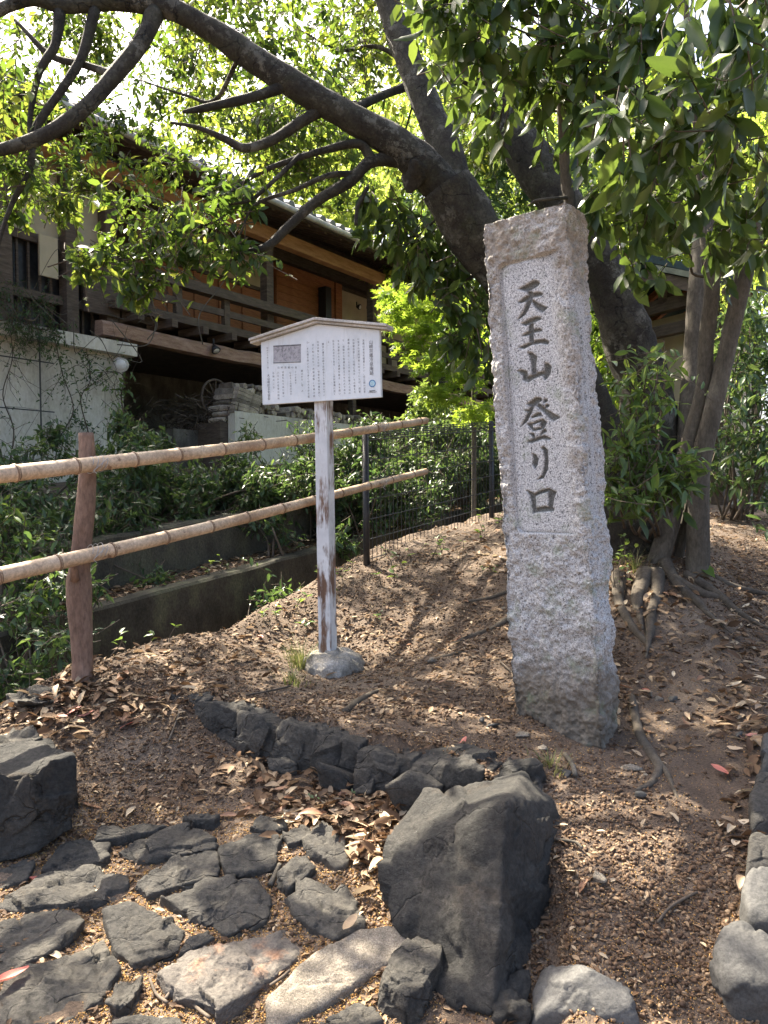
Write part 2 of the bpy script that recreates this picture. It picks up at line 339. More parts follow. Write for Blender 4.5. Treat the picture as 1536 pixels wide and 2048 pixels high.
def granite_mat():
    m, nt, b, o = nmat('granite'); v = coords(nt)
    n1 = noise(nt, v, 180, 3, .7)
    c = ramp(nt, n1, [(.30, (.16, .16, .16)), (.44, (.33, .33, .33)), (.55, (.52, .52, .515)), (.68, (.70, .70, .69))])
    n2 = noise(nt, v, 120, 2, .6); dk = ramp(nt, n2, [(.34, (1, 1, 1)), (.42, (0, 0, 0))]); c = mix(nt, dk, c, (.09, .09, .095))
    # rough-dressed parts are browner and mossy, the sawn panel stays clean: attribute 'clean'
    at = N(nt, 'ShaderNodeAttribute', attribute_name='clean'); cv = N(nt, 'ShaderNodeAttribute', attribute_name='carve'); hg = N(nt, 'ShaderNodeAttribute', attribute_name='hgt')
    st = ramp(nt, noise(nt, v, 6, 7, .68), [(.40, (0, 0, 0)), (.56, (1, 1, 1))])
    brown = ramp(nt, noise(nt, v, 30, 5), [(.3, (.11, .090, .065)), (.5, (.22, .185, .14)), (.7, (.36, .31, .25))])
    brown2 = ramp(nt, noise(nt, v, 40, 5), [(.3, (.070, .058, .042)), (.7, (.18, .152, .115))])
    inv = N(nt, 'ShaderNodeMath', operation='SUBTRACT'); inv.inputs[0].default_value = 1.0; nt.links.new(at.outputs['Fac'], inv.inputs[1])
    hm = ramp(nt, hg.outputs['Fac'], [(0.0, (1, 1, 1)), (.07, (1, 1, 1)), (.14, (.6, .6, .6)), (.22, (.2, .2, .2)), (.5, (.35, .35, .35)), (.82, (.6, .6, .6)), (.97, (.95, .95, .95))])
    k1 = N(nt, 'ShaderNodeMath', operation='MULTIPLY'); nt.links.new(inv.outputs[0], k1.inputs[0]); nt.links.new(hm, k1.inputs[1])
    k2 = N(nt, 'ShaderNodeMath', operation='MULTIPLY'); nt.links.new(k1.outputs[0], k2.inputs[0]); nt.links.new(mix(nt, .45, st, (1, 1, 1)), k2.inputs[1])
    c = mix(nt, k2.outputs[0], c, brown)
    bs = N(nt, 'ShaderNodeMath', operation='MULTIPLY_ADD'); nt.links.new(noise(nt, v, 9, 6, .7), bs.inputs[0]); bs.inputs[1].default_value = .34; nt.links.new(hg.outputs['Fac'], bs.inputs[2])
    c = mix(nt, ramp(nt, bs.outputs[0], [(.22, (.95, .95, .95)), (.28, (.7, .7, .7)), (.34, (.12, .12, .12)), (.40, (0, 0, 0))]), c, brown2)
    ms = ramp(nt, noise(nt, v, 7, 6, .7), [(.54, (0, 0, 0)), (.70, (.65, .65, .65))])
    c = mix(nt, ms, c, (.17, .21, .12))
    c = mix(nt, cv.outputs['Fac'], c, ramp(nt, n1, [(.35, (.060, .060, .055)), (.65, (.19, .19, .175))]))
    nt.links.new(c, b.inputs['Base Color']); b.inputs['Roughness'].default_value = .85
    bump(nt, b, n1, .5, .006); return m
MAT['granite'] = granite_mat()
def soil_mat():
    m, nt, b, o = nmat('soil'); v = coords(nt)
    c = ramp(nt, noise(nt, v, 2.2, 7, .65), [(.3, (.052, .034, .022)), (.5, (.100, .070, .047)), (.7, (.18, .138, .10))])
    g = noise(nt, v, 130, 3, .7); c = mix(nt, .75, c, ramp(nt, g, [(.3, (.10, .10, .10)), (.7, (.95, .95, .95))]), 'OVERLAY')
    nt.links.new(c, b.inputs['Base Color']); b.inputs['Roughness'].default_value = .95
    bump(nt, b, g, .8, .012); return m
MAT['soil'] = soil_mat()
def attmat(name, stops, rough=.6, spec=.3, tf=0, trans=None):
    if tf: return leafmat(name, stops, trans or stops, tf, rough, spec)
    m, nt, b, o = nmat(name); at = N(nt, 'ShaderNodeAttribute', attribute_name='rnd')
    nt.links.new(ramp(nt, at.outputs['Fac'], stops), b.inputs['Base Color']); b.inputs['Roughness'].default_value = rough; b.inputs['Specular IOR Level'].default_value = spec
    return m
MAT['acorn'] = attmat('acorn', [(0, (.04, .022, .012)), (.4, (.088, .050, .026)), (.75, (.15, .092, .050)), (1, (.24, .17, .105))], .6, .3)
MAT['crumb'] = attmat('crumb', [(0, (.20, .10, .03)), (.5, (.42, .235, .075)), (1, (.56, .37, .15))], .9)
MAT['litter'] = attmat('litter', [(0, (.06, .034, .018)), (.45, (.15, .088, .048)), (.8, (.29, .20, .12)), (1, (.46, .37, .25))], .7, .3, .25)
def dry_mat(name, a, b_):
    m, nt, b, o = nmat(name); oi = N(nt, 'ShaderNodeObjectInfo'); v = coords(nt)
    c = ramp(nt, oi.outputs['Random'], [(0, a), (1, b_)])
    c = mix(nt, .5, c, ramp(nt, noise(nt, v, 45, 4, .7), [(.35, (.25, .25, .25)), (.65, (.75, .75, .75))]), 'OVERLAY')
    nt.links.new(c, b.inputs['Base Color']); b.inputs['Roughness'].default_value = .55
    tr = N(nt, 'ShaderNodeBsdfTranslucent'); nt.links.new(c, tr.inputs[0]); mx = N(nt, 'ShaderNodeMixShader'); mx.inputs[0].default_value = .2
    nt.links.new(b.outputs[0], mx.inputs[1]); nt.links.new(tr.outputs[0], mx.inputs[2]); nt.links.new(mx.outputs[0], o.inputs[0]); return m
MAT['dry_tan'] = dry_mat('dry_tan', (.33, .225, .135), (.50, .38, .25))
MAT['dry_brown'] = dry_mat('dry_brown', (.20, .10, .052), (.36, .20, .115))
MAT['dry_pale'] = dry_mat('dry_pale', (.46, .37, .25), (.60, .50, .36))
MAT['dry_red'] = dry_mat('dry_red', (.48, .14, .10), (.55, .24, .18))
# foliage: dark glossy evergreen, thin backlit crown, fresh maple, shrubs
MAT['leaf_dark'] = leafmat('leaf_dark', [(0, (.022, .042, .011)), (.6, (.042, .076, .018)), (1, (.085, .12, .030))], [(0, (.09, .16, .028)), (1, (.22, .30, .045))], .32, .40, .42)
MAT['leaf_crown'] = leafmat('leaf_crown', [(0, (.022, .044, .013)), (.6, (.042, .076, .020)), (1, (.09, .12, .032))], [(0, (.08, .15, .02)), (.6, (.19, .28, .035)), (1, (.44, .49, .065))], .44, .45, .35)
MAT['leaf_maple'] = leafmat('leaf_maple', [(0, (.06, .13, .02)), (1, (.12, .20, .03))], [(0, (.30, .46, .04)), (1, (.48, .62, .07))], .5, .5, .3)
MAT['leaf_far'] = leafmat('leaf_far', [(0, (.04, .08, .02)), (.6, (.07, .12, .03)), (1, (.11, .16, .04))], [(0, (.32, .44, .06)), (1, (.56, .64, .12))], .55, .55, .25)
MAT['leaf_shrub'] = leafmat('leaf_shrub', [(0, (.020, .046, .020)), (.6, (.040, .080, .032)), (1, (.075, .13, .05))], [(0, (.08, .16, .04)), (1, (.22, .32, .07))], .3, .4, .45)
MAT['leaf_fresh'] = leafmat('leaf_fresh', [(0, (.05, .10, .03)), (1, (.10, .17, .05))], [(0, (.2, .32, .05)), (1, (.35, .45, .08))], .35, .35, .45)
MAT['grass'] = leafmat('grass', [(0, (.06, .09, .03)), (.6, (.12, .14, .05)), (1, (.25, .22, .11))], [(0, (.15, .2, .04)), (1, (.3, .3, .1))], .3, .6, .3)

# ------------------------------------------------------------------ leaves
LEAF8 = (np.array([(0, 0, 0), (.28, .17, .05), (.66, .155, .035), (1, 0, -.13), (.66, -.155, .035), (.28, -.17, .05), (.30, 0, -.015), (.68, 0, -.045)]),
         np.array([(0, 6, 1), (0, 5, 6), (6, 2, 1), (6, 7, 2), (6, 5, 4), (6, 4, 7), (7, 3, 2), (7, 4, 3)]))
LEAF4 = (np.array([(0, 0, 0), (.45, .19, .05), (1, 0, -.08), (.45, -.19, .05)]), np.array([(0, 2, 1), (0, 3, 2)]))
_ang = [0, 50, 95, 140, -140, -95, -50]
def _maple():
    V = [(0, 0, 0)]; F = []
    for a, l in zip((0, 42, 85, -42, -85), (1, .9, .6, .9, .6)):
        c, s = math.cos(R(a)), math.sin(R(a)); b = len(V)
        for x, y, z in ((.45 * l, .10, .02), (l, 0, -.05), (.45 * l, -.10, .02)): V.append((x * c - y * s, x * s + y * c, z))
        F += [(0, b + 1, b), (0, b + 2, b + 1)]
    return np.array(V), np.array(F)
MAPLE = _maple()
def orient(D, U):
    """frames with x along D, z near U"""
    X = nrm(D); Y = nrm(np.cross(U, X)); Z = np.cross(X, Y); return X, Y, Z
def leaves(pos, D, U, L, tpl, wid=1.0):
    pos = np.asarray(pos); n = len(pos); T, F = tpl; k = len(T)
    X, Y, Z = orient(D, U); L = np.broadcast_to(L, (n,))[:, None, None]
    V = pos[:, None] + L * (T[None, :, 0:1] * X[:, None] + T[None, :, 1:2] * wid * Y[:, None] + T[None, :, 2:3] * Z[:, None])
    FF = (F[None] + (np.arange(n) * k)[:, None, None]).reshape(-1, 3)
    return V.reshape(-1, 3), FF
def sprays(centres, radii, n_tw, n_lf, L, droop=.3, seed=0, flat=.75, twiglen=.28, upn=.7):
    """rosettes of leaves at the ends of twigs that spread out of each clump: positions, directions, normals, lengths, twigs"""
    g = np.random.default_rng(seed); centres = np.asarray(centres, float); radii = np.broadcast_to(np.asarray(radii, float), (len(centres),))
    nc = len(centres); c = np.repeat(centres, n_tw, 0); r = np.repeat(radii, n_tw)[:, None]
    d = nrm(g.normal(size=(nc * n_tw, 3))); tip = c + d * r * (g.random((nc * n_tw, 1)) ** .45) * np.array((1, 1, flat))
    ax = nrm(d * .7 + g.normal(size=d.shape) * .5 + np.array((0, 0, -1.0)) * droop * (.3 + 1.3 * g.random((len(d), 1))))
    base = tip - ax * twiglen * (.6 + .8 * g.random((len(tip), 1)))
    m = len(tip) * n_lf
    tp = np.repeat(tip, n_lf, 0); a = np.repeat(ax, n_lf, 0); bs = np.repeat(base, n_lf, 0)
    along = np.tile(np.linspace(0, 1, n_lf), len(tip))[:, None] ** .6; along = np.clip(along + g.normal(size=along.shape) * .08, 0.1, 1)
    pos = bs + (tp - bs) * along
    perp = nrm(np.cross(a, g.normal(size=(m, 3))))
    D = nrm(a * (.55 + .35 * g.random((m, 1))) + perp * .85 + np.array((0, 0, -droop)))
    U = nrm(np.array((0, 0, upn)) + a * .35 + g.normal(size=(m, 3)) * .38)
    Ls = L * (.45 + .8 * g.random(m) ** 1.15)
    return pos, D, U, Ls, base, tip
def foliage(name, parent, mat, sp, tpl=LEAF4, wid=1.0, seed=0, keep=None):
    pos, D, U, Ls, _, _ = sp
    if keep is not None: pos, D, U, Ls = pos[keep], D[keep], U[keep], Ls[keep]
    V, F = leaves(pos, D, U, Ls, tpl, wid); g = np.random.default_rng(seed + 5)
    cl = np.clip(.5 + .32 * vnoise(pos, 1.7, seed) + g.normal(size=len(pos)) * .22, 0, 1)
    o = mk(name, V, F, mat, parent, False, {'rnd': np.repeat(cl, len(tpl[0]))}); o['kind'] = 'stuff'
    return o
def sticks(name, parent, mat, A, B, r0, r1, k=3):
    """thin straight-ish twigs joined as one part"""
    A = np.asarray(A); B = np.asarray(B); n = len(A); D = nrm(B - A); X = nrm(np.cross(D, (.3, .5, .8))); Y = np.cross(D, X)
    mid = (A + B) / 2 + rng.normal(size=A.shape) * (np.linalg.norm(B - A, axis=1, keepdims=True) * .06)
    a = np.arange(k) * 2 * np.pi / k; rings = []
    for Q, r in ((A, r0), (mid, (r0 + r1) / 2), (B, r1)):
        rings.append(Q[:, None] + r * (X[:, None] * np.cos(a)[None, :, None] + Y[:, None] * np.sin(a)[None, :, None]))
    V = np.stack(rings, 1).reshape(-1, 3); F = []
    for q in (0, 1):
        for j in range(k): F.append((q * k + j, q * k + (j + 1) % k, (q + 1) * k + (j + 1) % k, (q + 1) * k + j))
    F = (np.array(F)[None] + (np.arange(n) * 3 * k)[:, None, None]).reshape(-1, 4)
    o = mk(name, V, F, mat, parent); o['kind'] = 'stuff'; return o
# ================================================================== terrain
UD = np.array((.566, .824, 0)); UD /= np.linalg.norm(UD)       # the fence, the ditch and the house all run this way (uphill)
ND = np.array((-UD[1], UD[0], 0))                              # across the ditch, towards the house
F0 = np.array((-1.38, 3.5, 0))                                 # foot of the bamboo fence post
def fl(t, s, z=0.0): return F0 + UD * t + ND * s + np.array((0, 0, z))
def tps(pts):
    p = np.array(pts); x = p[:, :2]; n = len(p)
    r = np.linalg.norm(x[:, None] - x[None], axis=2); K = r * r * np.log(r + 1e-9) + np.eye(n) * .02
    A = np.zeros((n + 3, n + 3)); A[:n, :n] = K; A[:n, n] = 1; A[:n, n + 1:] = x; A[n, :n] = 1; A[n + 1:, :n] = x.T
    w = np.linalg.solve(A, np.concatenate([p[:, 2], np.zeros(3)]))
    def f(X, Y):
        X = np.clip(X, -3.2, 3.6); Y = np.clip(Y, .3, 9.5)
        q = np.stack([X, Y], 1); r = np.linalg.norm(q[:, None] - x[None], axis=2)
        return (r * r * np.log(r + 1e-9)) @ w[:n] + w[n] + q @ w[n + 1:]
    return f
_up = [(1025, 1432, 3.12), (1205, 1505, 2.9), (660, 1345, 4.15), (165, 1362, 3.5), (765, 1133, 5.3), (1000, 1062, 6.2), (1260, 1090, 4.9), (1400, 1120, 4.6),
       (1400, 1300, 3.6), (1500, 1450, 2.9), (1300, 1700, 2.3), (1300, 2000, 1.87), (500, 1400, 3.3), (900, 1522, 2.7), (1536, 1010, 9), (1500, 1200, 4.4), (400, 1288, 4.06),
       (330, 1392, 3.4), (40, 1400, 3.3)]
_lo = [(560, 1532, 3.08), (840, 1600, 2.75), (400, 1560, 3.0), (75, 1690, 2.62), (768, 2048, 1.9), (300, 1900, 2.15), (50, 2048, 1.85), (330, 1400, 3.4), (40, 1400, 3.3), (500, 1700, 2.5), (150, 1475, 3.1), (1080, 2048, 1.87)]
_far = [(-3, 0, .1), (0, 0, 0), (3, 0, 0), (3.5, 3, .62), (3.5, 6, 1.15), (3.5, 9.5, 1.35), (1, 9.5, 1.5), (-3, 2.5, .25)]
GU = tps([P(*a) for a in _up] + _far[:7]); GL = tps([P(*a) for a in _lo] + [_far[0], _far[1], _far[2], _far[7]])
CURB = [P(290, 1372, 3.5)[:2], P(330, 1392, 3.42)[:2], P(400, 1425, 3.28)[:2], P(560, 1480, 3.06)[:2], P(720, 1540, 2.82)[:2], P(840, 1575, 2.7)[:2], P(1000, 1640, 2.4)[:2], P(1060, 1800, 2.15)[:2], P(1060, 2048, 1.8)[:2], (.2, -1.0)]
def curb_sd(X, Y):
    q = np.stack([X, Y], 1); best = np.full(len(q), 1e9); sg = np.ones(len(q))
    for a, b in zip(CURB[:-1], CURB[1:]):
        a = np.array(a); b = np.array(b); ab = b - a; t = np.clip(((q - a) @ ab) / (ab @ ab), 0, 1)
        pr = a + t[:, None] * ab; d = np.linalg.norm(q - pr, axis=1); cr = ab[0] * (q[:, 1] - a[1]) - ab[1] * (q[:, 0] - a[0])
        m = d < best; best = np.where(m, d, best); sg = np.where(m, np.where(cr > 0, 1, -1), sg)
    return best * sg
def z1(t): return EYE - .76 + .10 * (np.clip(t, -6, 14) - .886)        # top of the ditch's far wall
def gz(X, Y, detail=True):
    X = np.atleast_1d(np.asarray(X, float)); Y = np.atleast_1d(np.asarray(Y, float))
    sd = curb_sd(X, Y); wd = .32 * (1 - sstep(CURB[1][0] - .05, CURB[1][0] + .25, X)); w = sstep(.05 - wd, .13 + wd, sd)
    zu = GU(X, Y); zl = GL(X, Y); z = zl + (zu - zl) * w
    if detail:
        p = np.stack([X, Y, X * 0], 1)
        z = z + .018 * fbm(p, 2.3, 3, 3) + .006 * fbm(p, 14, 8, 3)
    rel = np.stack([X - F0[0], Y - F0[1]], 1); s = rel @ ND[:2]; t = rel @ UD[:2]
    e = .16 + .05 * vnoise(np.stack([t, t * 0, t * 0], 1), 2.1, 5)
    zt = z1(t); floor = zt - .72
    z = np.where(s > e, z + (np.minimum(floor, z) - z) * sstep(0, .32, s - e), z)
    z = np.where(s > 1.38, zt - .03 + .01 * vnoise(np.stack([X, Y, X * 0], 1), 9, 2), z)
    z = np.where(s > 1.98, zt + .34 + .07 * np.clip(s - 1.98, 0, 12), z)
    return z
_fx = np.arange(-3.6, 4.2, .02); _fy = np.arange(.6, 10.5, .02); _FX, _FY = np.meshgrid(_fx, _fy); _FZ = gz(_FX.ravel(), _FY.ravel(), False).reshape(_FX.shape)
def gzf(X, Y):
    """the same surface read from a fine table"""
    u = np.clip((X + 3.6) / .02, 0, len(_fx) - 1.001); v = np.clip((Y - .6) / .02, 0, len(_fy) - 1.001); i = u.astype(int); j = v.astype(int); a = u - i; b = v - j
    return (_FZ[j, i] * (1 - a) + _FZ[j, i + 1] * a) * (1 - b) + (_FZ[j + 1, i] * (1 - a) + _FZ[j + 1, i + 1] * a) * b
def g1(x, y): return float(gz(x, y)[0])
def hit(px, py, off=0.0):
    """where the line of sight through a photograph pixel meets the ground"""
    d = np.linspace(1.2, 10, 1400); q = CO[None] + ray(px, py)[None] * d[:, None]
    below = q[:, 2] - (gzf(q[:, 0], q[:, 1]) + off) < 0
    i = int(np.argmax(below)) if below.any() else -1
    return q[i]
def axis(segs):
    out = [segs[0][0]]
    for a, b, st in segs:
        n = max(1, int(round((b - a) / st))); out += list(np.linspace(a, b, n + 1)[1:])
    return np.array(out)
gx = axis([(-70, -20, 10), (-20, -6, 1.5), (-6, -2.8, .2), (-2.8, 3.2, .03), (3.2, 7, .2), (7, 20, 1.5), (20, 70, 10)])
gy = axis([(-40, -5, 7), (-5, 1.2, .4), (1.2, 7.5, .03), (7.5, 12, .12), (12, 20, .5), (20, 120, 10)])
GX, GY = np.meshgrid(gx, gy); nx, ny = len(gx), len(gy)
GZ = gz(GX.ravel(), GY.ravel()); idx = np.arange(nx * ny).reshape(ny, nx)
GF = np.stack([idx[:-1, :-1], idx[:-1, 1:], idx[1:, 1:], idx[1:, :-1]], -1).reshape(-1, 4)
ground = mk('ground', np.stack([GX.ravel(), GY.ravel(), GZ], 1), GF, MAT['soil'], None, True)
tag(ground, 'trodden brown earth slope under the trees', kind='structure')

# walls of the ditch
def strip_wall(name, s0, s1, zt, zb, t0, t1, label, seed, mat='concrete'):
    n = 90; ts = np.linspace(t0, t1, n); V = []
    for t in ts:
        a, b = fl(t, s0), fl(t, s1)
        for q, z in ((a, zb(t)), (a, zt(t) - .02), (a + ND * .02, zt(t)), (b, zt(t)), (b, zb(t))): V.append((q[0], q[1], z))
    V = np.array(V); k = 5
    V += (fbm(V, 3, seed, 4) * .012)[:, None] * -ND + (fbm(V, 4, seed + 4, 3) * .008)[:, None] * np.array((0, 0, 1))
    F = [(i * k + j, (i + 1) * k + j, (i + 1) * k + j + 1, i * k + j + 1) for i in range(n - 1) for j in range(k - 1)]
    return tag(mk(name, V, F, MAT[mat]), label, 'wall')
strip_wall('retaining_wall', 1.30, 1.46, z1, lambda t: z1(t) - 1.0, -6, 13, 'low dark mossy concrete wall lining the far side of the ditch', 3, 'ditch_wall')
strip_wall('garden_wall', 1.90, 2.06, lambda t: z1(t) + .38, lambda t: z1(t) - .3, -6, 13, 'stained grey concrete wall holding up the shrub bed behind the leaf-strewn ledge', 9, 'garden_wall')

# ================================================================== stone paving, kerb and boulders
path = tag(link('stone_path', None, None, hit(300, 1900)), 'path of irregular dark flagstones', kind='structure')
Z5 = lambda pts: [(x / 2.4, 1600 + y / 2.4) for x, y in pts]
Z6 = lambda pts: [(560 + x / 2.56, 1500 + y / 2.56) for x, y in pts]
Z7 = lambda pts: [(1060 + x / 3.227, 1500 + y / 3.227) for x, y in pts]
PAV = [Z5(p) for p in (
    [(455, 205), (480, 160), (700, 135), (800, 150), (690, 185), (480, 212)],
    [(570, 260), (740, 180), (900, 140), (990, 165), (1050, 220), (1020, 245), (860, 270), (680, 305)],
    [(205, 350), (280, 250), (400, 215), (530, 225), (525, 290), (440, 345), (270, 372)],
    [(-60, 370), (130, 295), (160, 330), (130, 400), (-60, 490)],
    [(-30, 545), (190, 410), (420, 365), (600, 380), (620, 440), (590, 480), (330, 520), (140, 570)],
    [(665, 440), (830, 290), (1030, 265), (1055, 330), (1040, 380), (820, 430), (720, 478)],
    [(1050, 240), (1210, 170), (1340, 190), (1320, 320), (1230, 350), (1100, 360), (1095, 280)],
    [(1190, 155), (1250, 95), (1370, 110), (1380, 150), (1300, 170)],
    [(1365, 180), (1480, 125), (1510, 140), (1480, 210), (1390, 235)],
    [(790, 500), (1000, 410), (1190, 390), (1250, 410), (1300, 490), (1270, 600), (1080, 655), (980, 610)],
    [(500, 570), (620, 525), (760, 560), (880, 640), (850, 740), (640, 805), (550, 740)],
    [(-40, 620), (230, 570), (350, 570), (400, 610), (330, 700), (130, 800), (-40, 890)],
    [(60, 880), (490, 710), (500, 780), (570, 850), (480, 980), (330, 1085), (0, 1120), (-30, 990)],
    [(510, 1010), (570, 900), (680, 865), (685, 920), (640, 1010), (560, 1040)],
    [(860, 755), (880, 700), (1000, 650), (1025, 690), (900, 750)],
    [(765, 860), (900, 760), (1180, 690), (1350, 655), (1460, 710), (1400, 790), (1240, 920), (1060, 1040), (900, 970)],
    [(1340, 380), (1400, 310), (1480, 300), (1520, 350), (1460, 400), (1380, 455)],
    [(880, 105), (950, 92), (1060, 100), (1030, 122), (930, 125)],
    [(540, 1090), (680, 1060), (860, 1075), (900, 1150), (560, 1150)])]
PAV += [Z6(p) for p in (
    [(30, 780), (150, 715), (330, 730), (440, 850), (430, 930), (290, 985), (150, 930)],
    [(110, 490), (220, 400), (330, 480), (345, 610), (290, 630), (180, 560)],
    [(-60, 1290), (150, 1100), (400, 970), (560, 935), (670, 975), (680, 1040), (400, 1180), (230, 1330), (-40, 1440)],
    [(510, 1270), (560, 1170), (690, 1060), (830, 1110), (820, 1200), (730, 1350), (640, 1420), (520, 1340)],
    [(230, 1400), (400, 1315), (490, 1335), (520, 1420), (300, 1470)])]
PMASK = []
for i, pg in enumerate(PAV):
    W = np.array([hit(x, y) for x, y in pg]); c = W.mean(0); h = .013 + .012 * random.random(); g = np.random.default_rng(i)
    if i == 22: h = .07
    if i == 21: h = .02
    base = gz(W[:, 0], W[:, 1], False); PMASK.append(W[:, :2])
    tilt = np.array((g.normal() * .03, g.normal() * .03)); dz = (W[:, :2] - c[:2]) @ tilt
    ring = lambda k, z: np.column_stack([c[:2] + (W[:, :2] - c[:2]) * k, base + z + dz])
    pts = np.vstack([ring(1.07, -.01), ring(1.06, h * .7), ring(1.0, h), ring(1.05, -.07)])
    V, F = rockgeo(pts, 6 if i in (1, 4, 5, 9, 15, 21, 12, 10, 11, 22) else 5, .007, 12, i * 7, 70, .005, .003 if i != 21 else 0, (.09, .003) if i != 21 else None, 26)
    m = MAT['sandstone'] if i == 21 else MAT['paver_red'] if i == 15 else MAT['paver']
    mk('flagstone', V, F, m, path, True)

# kerb of set stones above the path
kerb = empty('stone_kerb', P(640, 1540, 2.95), 'curving kerb of rough dark set stones holding the earth above the flagstone path', 'kerb')
KB = [((322, 1386, 3.44), (362, 1392, 3.40), .10, .12), ((358, 1392, 3.40), (408, 1402, 3.32), .13, .14), ((402, 1404, 3.32), (478, 1424, 3.20), .19, .14), ((474, 1428, 3.20), (556, 1442, 3.09), .22, .16),
      ((552, 1438, 3.10), (640, 1466, 2.98), .24, .17), ((628, 1462, 2.99), (724, 1484, 2.88), .20, .15), ((712, 1494, 2.84), (834, 1514, 2.74), .21, .18), ((828, 1512, 2.75), (964, 1534, 2.58), .23, .19)]
for i, (a, b, hh, th) in enumerate(KB):
    A, B = P(*a), P(*b); dr = nrm((B - A) * np.array((1, 1, 0))); bk = np.array((-dr[1], dr[0], 0)); g = np.random.default_rng(40 + i); J = lambda s=.012: g.normal(size=3) * s
    pts = []
    for q in (A, (A + B) / 2, B):
        pts += [q + J(), q + bk * th + J() - np.array((0, 0, .01)), q - bk * .02 - np.array((0, 0, hh * .5)) + J(), q - bk * .015 - np.array((0, 0, hh)) + J(), q + bk * th - np.array((0, 0, hh)) + J()]
    V, F = rockgeo(pts, 6, .008, 11, 60 + i, 110, .005, .002, (.13, .004), 14); mk('kerb_stone', V, F, MAT['paver'], kerb, True)
for i, (x, y, d, w, h) in enumerate(((676, 1560, 2.86, .11, .06), (735, 1582, 2.80, .07, .05), (826, 1590, 2.68, .10, .07), (575, 1535, 3.02, .08, .05))):
    c = P(x, y, d); g = np.random.default_rng(i + 80); pts = c + g.normal(size=(16, 3)) * np.array((w * .62, w * .4, h * .6)); V, F = rockgeo(pts, 4, .006, 12, i + 90, 60); mk('kerb_stone', V, F, MAT['paver'], kerb, True)

def stone(name, label, pts, mat='slate', sub=6, amp=.02, freq=5, seed=0, crack=.012, group=None, cat='boulder', k=90, ledge=.004, facet=(.20, .008), nfac=40):
    V, F = rockgeo(pts, sub, amp, freq, seed, k, crack, ledge, facet, nfac); return tag(mk(name, V, F, MAT[mat], None, True), label, cat, group)
stone('boulder', 'big angular dark boulder with a sharp ridge at the end of the stone kerb',
      [P(*a) for a in ((776, 1712, 2.26), (778, 1850, 2.15), (885, 1985, 1.98), (985, 2035, 1.88), (1118, 1895, 2.20), (1142, 1800, 2.30), (1100, 1605, 2.46), (1050, 1532, 2.60), (960, 1556, 2.58), (868, 1592, 2.5), (816, 1645, 2.4),
                       (1012, 1612, 2.16), (800, 1760, 2.7), (1090, 1720, 2.8), (1000, 1985, 2.4), (860, 1900, 2.5))], seed=4, amp=.009, freq=8, crack=.010, ledge=.004, k=200, facet=(.13, .006), nfac=26)
stone('boulder', 'small dark rock wedged behind the big ridged boulder', [P(*a) for a in ((1000, 1545, 2.62), (1020, 1520, 2.66), (1070, 1522, 2.62), (1088, 1560, 2.58), (1080, 1620, 2.5), (990, 1610, 2.5), (1010, 1540, 2.8), (1080, 1560, 2.8))], sub=5, amp=.012, seed=14)
stone('stone_block', 'squared dark stone block beside the flagstones, its top catching the sun',
      [P(*a) for a in ((-130, 1560, 2.5), (75, 1528, 2.60), (150, 1514, 2.68), (96, 1480, 2.92), (-130, 1476, 3.0), (-130, 1740, 2.48), (75, 1712, 2.55), (153, 1668, 2.66), (140, 1620, 2.95), (-130, 1640, 3.0))], seed=21, amp=.014, freq=6, cat='stone', crack=.006, k=140, ledge=.003, facet=(.10, .006), nfac=30)
stone('stone_slab', 'pale flat stone slab lying on top of the squared block', [P(*a) for a in ((-90, 1492, 2.86), (20, 1500, 2.80), (88, 1482, 2.86), (70, 1466, 2.98), (-30, 1460, 3.05), (-90, 1470, 3.0), (0, 1520, 2.8), (70, 1500, 2.86), (-90, 1520, 2.9), (60, 1490, 3.0))], 'paver', 5, .008, 9, 23, .004, cat='stone')
stone('flat_stone', 'long flat stone half buried in leaves at the foot of the bamboo fence post', [P(*a) for a in ((12, 1392, 3.3), (60, 1376, 3.42), (122, 1374, 3.44), (118, 1396, 3.28), (40, 1408, 3.2), (20, 1420, 3.3), (118, 1412, 3.35), (60, 1400, 3.5))], 'paver', 5, .008, 9, 25, .004, cat='stone')
# rounded edging stones, right and bottom
EMASK = []
EDGE = [([(0, 1600), (60, 1480), (200, 1470), (300, 1545), (470, 1530), (650, 1610), (720, 1700), (720, 1800), (0, 1800)], .05, 'broad flat-topped grey edging stone beside the foot of the big ridged boulder'),
        ([(1150, 1450), (1270, 1290), (1400, 1270), (1500, 1340), (1600, 1420), (1600, 1768), (1300, 1720), (1180, 1580)], .10, 'large smooth rounded blue-grey edging stone at the corner of the dirt path'),
        ([(1330, 1060), (1390, 930), (1480, 910), (1600, 930), (1600, 1320), (1400, 1240)], .10, 'smooth dark rounded edging stone between the blue-grey corner stone and the pale sunlit one'),
        ([(1405, 640), (1470, 630), (1600, 680), (1600, 900), (1390, 905)], .08, 'pale speckled edging stone in a patch of sun by the dirt path'),
        ([(1405, 420), (1470, 260), (1600, 270), (1600, 620), (1418, 620)], .09, 'upright cracked pinkish edging stone catching the sun above the speckled one'),
        ([(1475, 220), (1490, 20), (1600, 0), (1600, 240)], .09, 'grey edging stone where the row along the dirt path runs uphill'),
        ([(1350, 1290), (1390, 1205), (1470, 1250), (1440, 1310)], .04, 'small angular stone jammed between two rounded edging stones')]
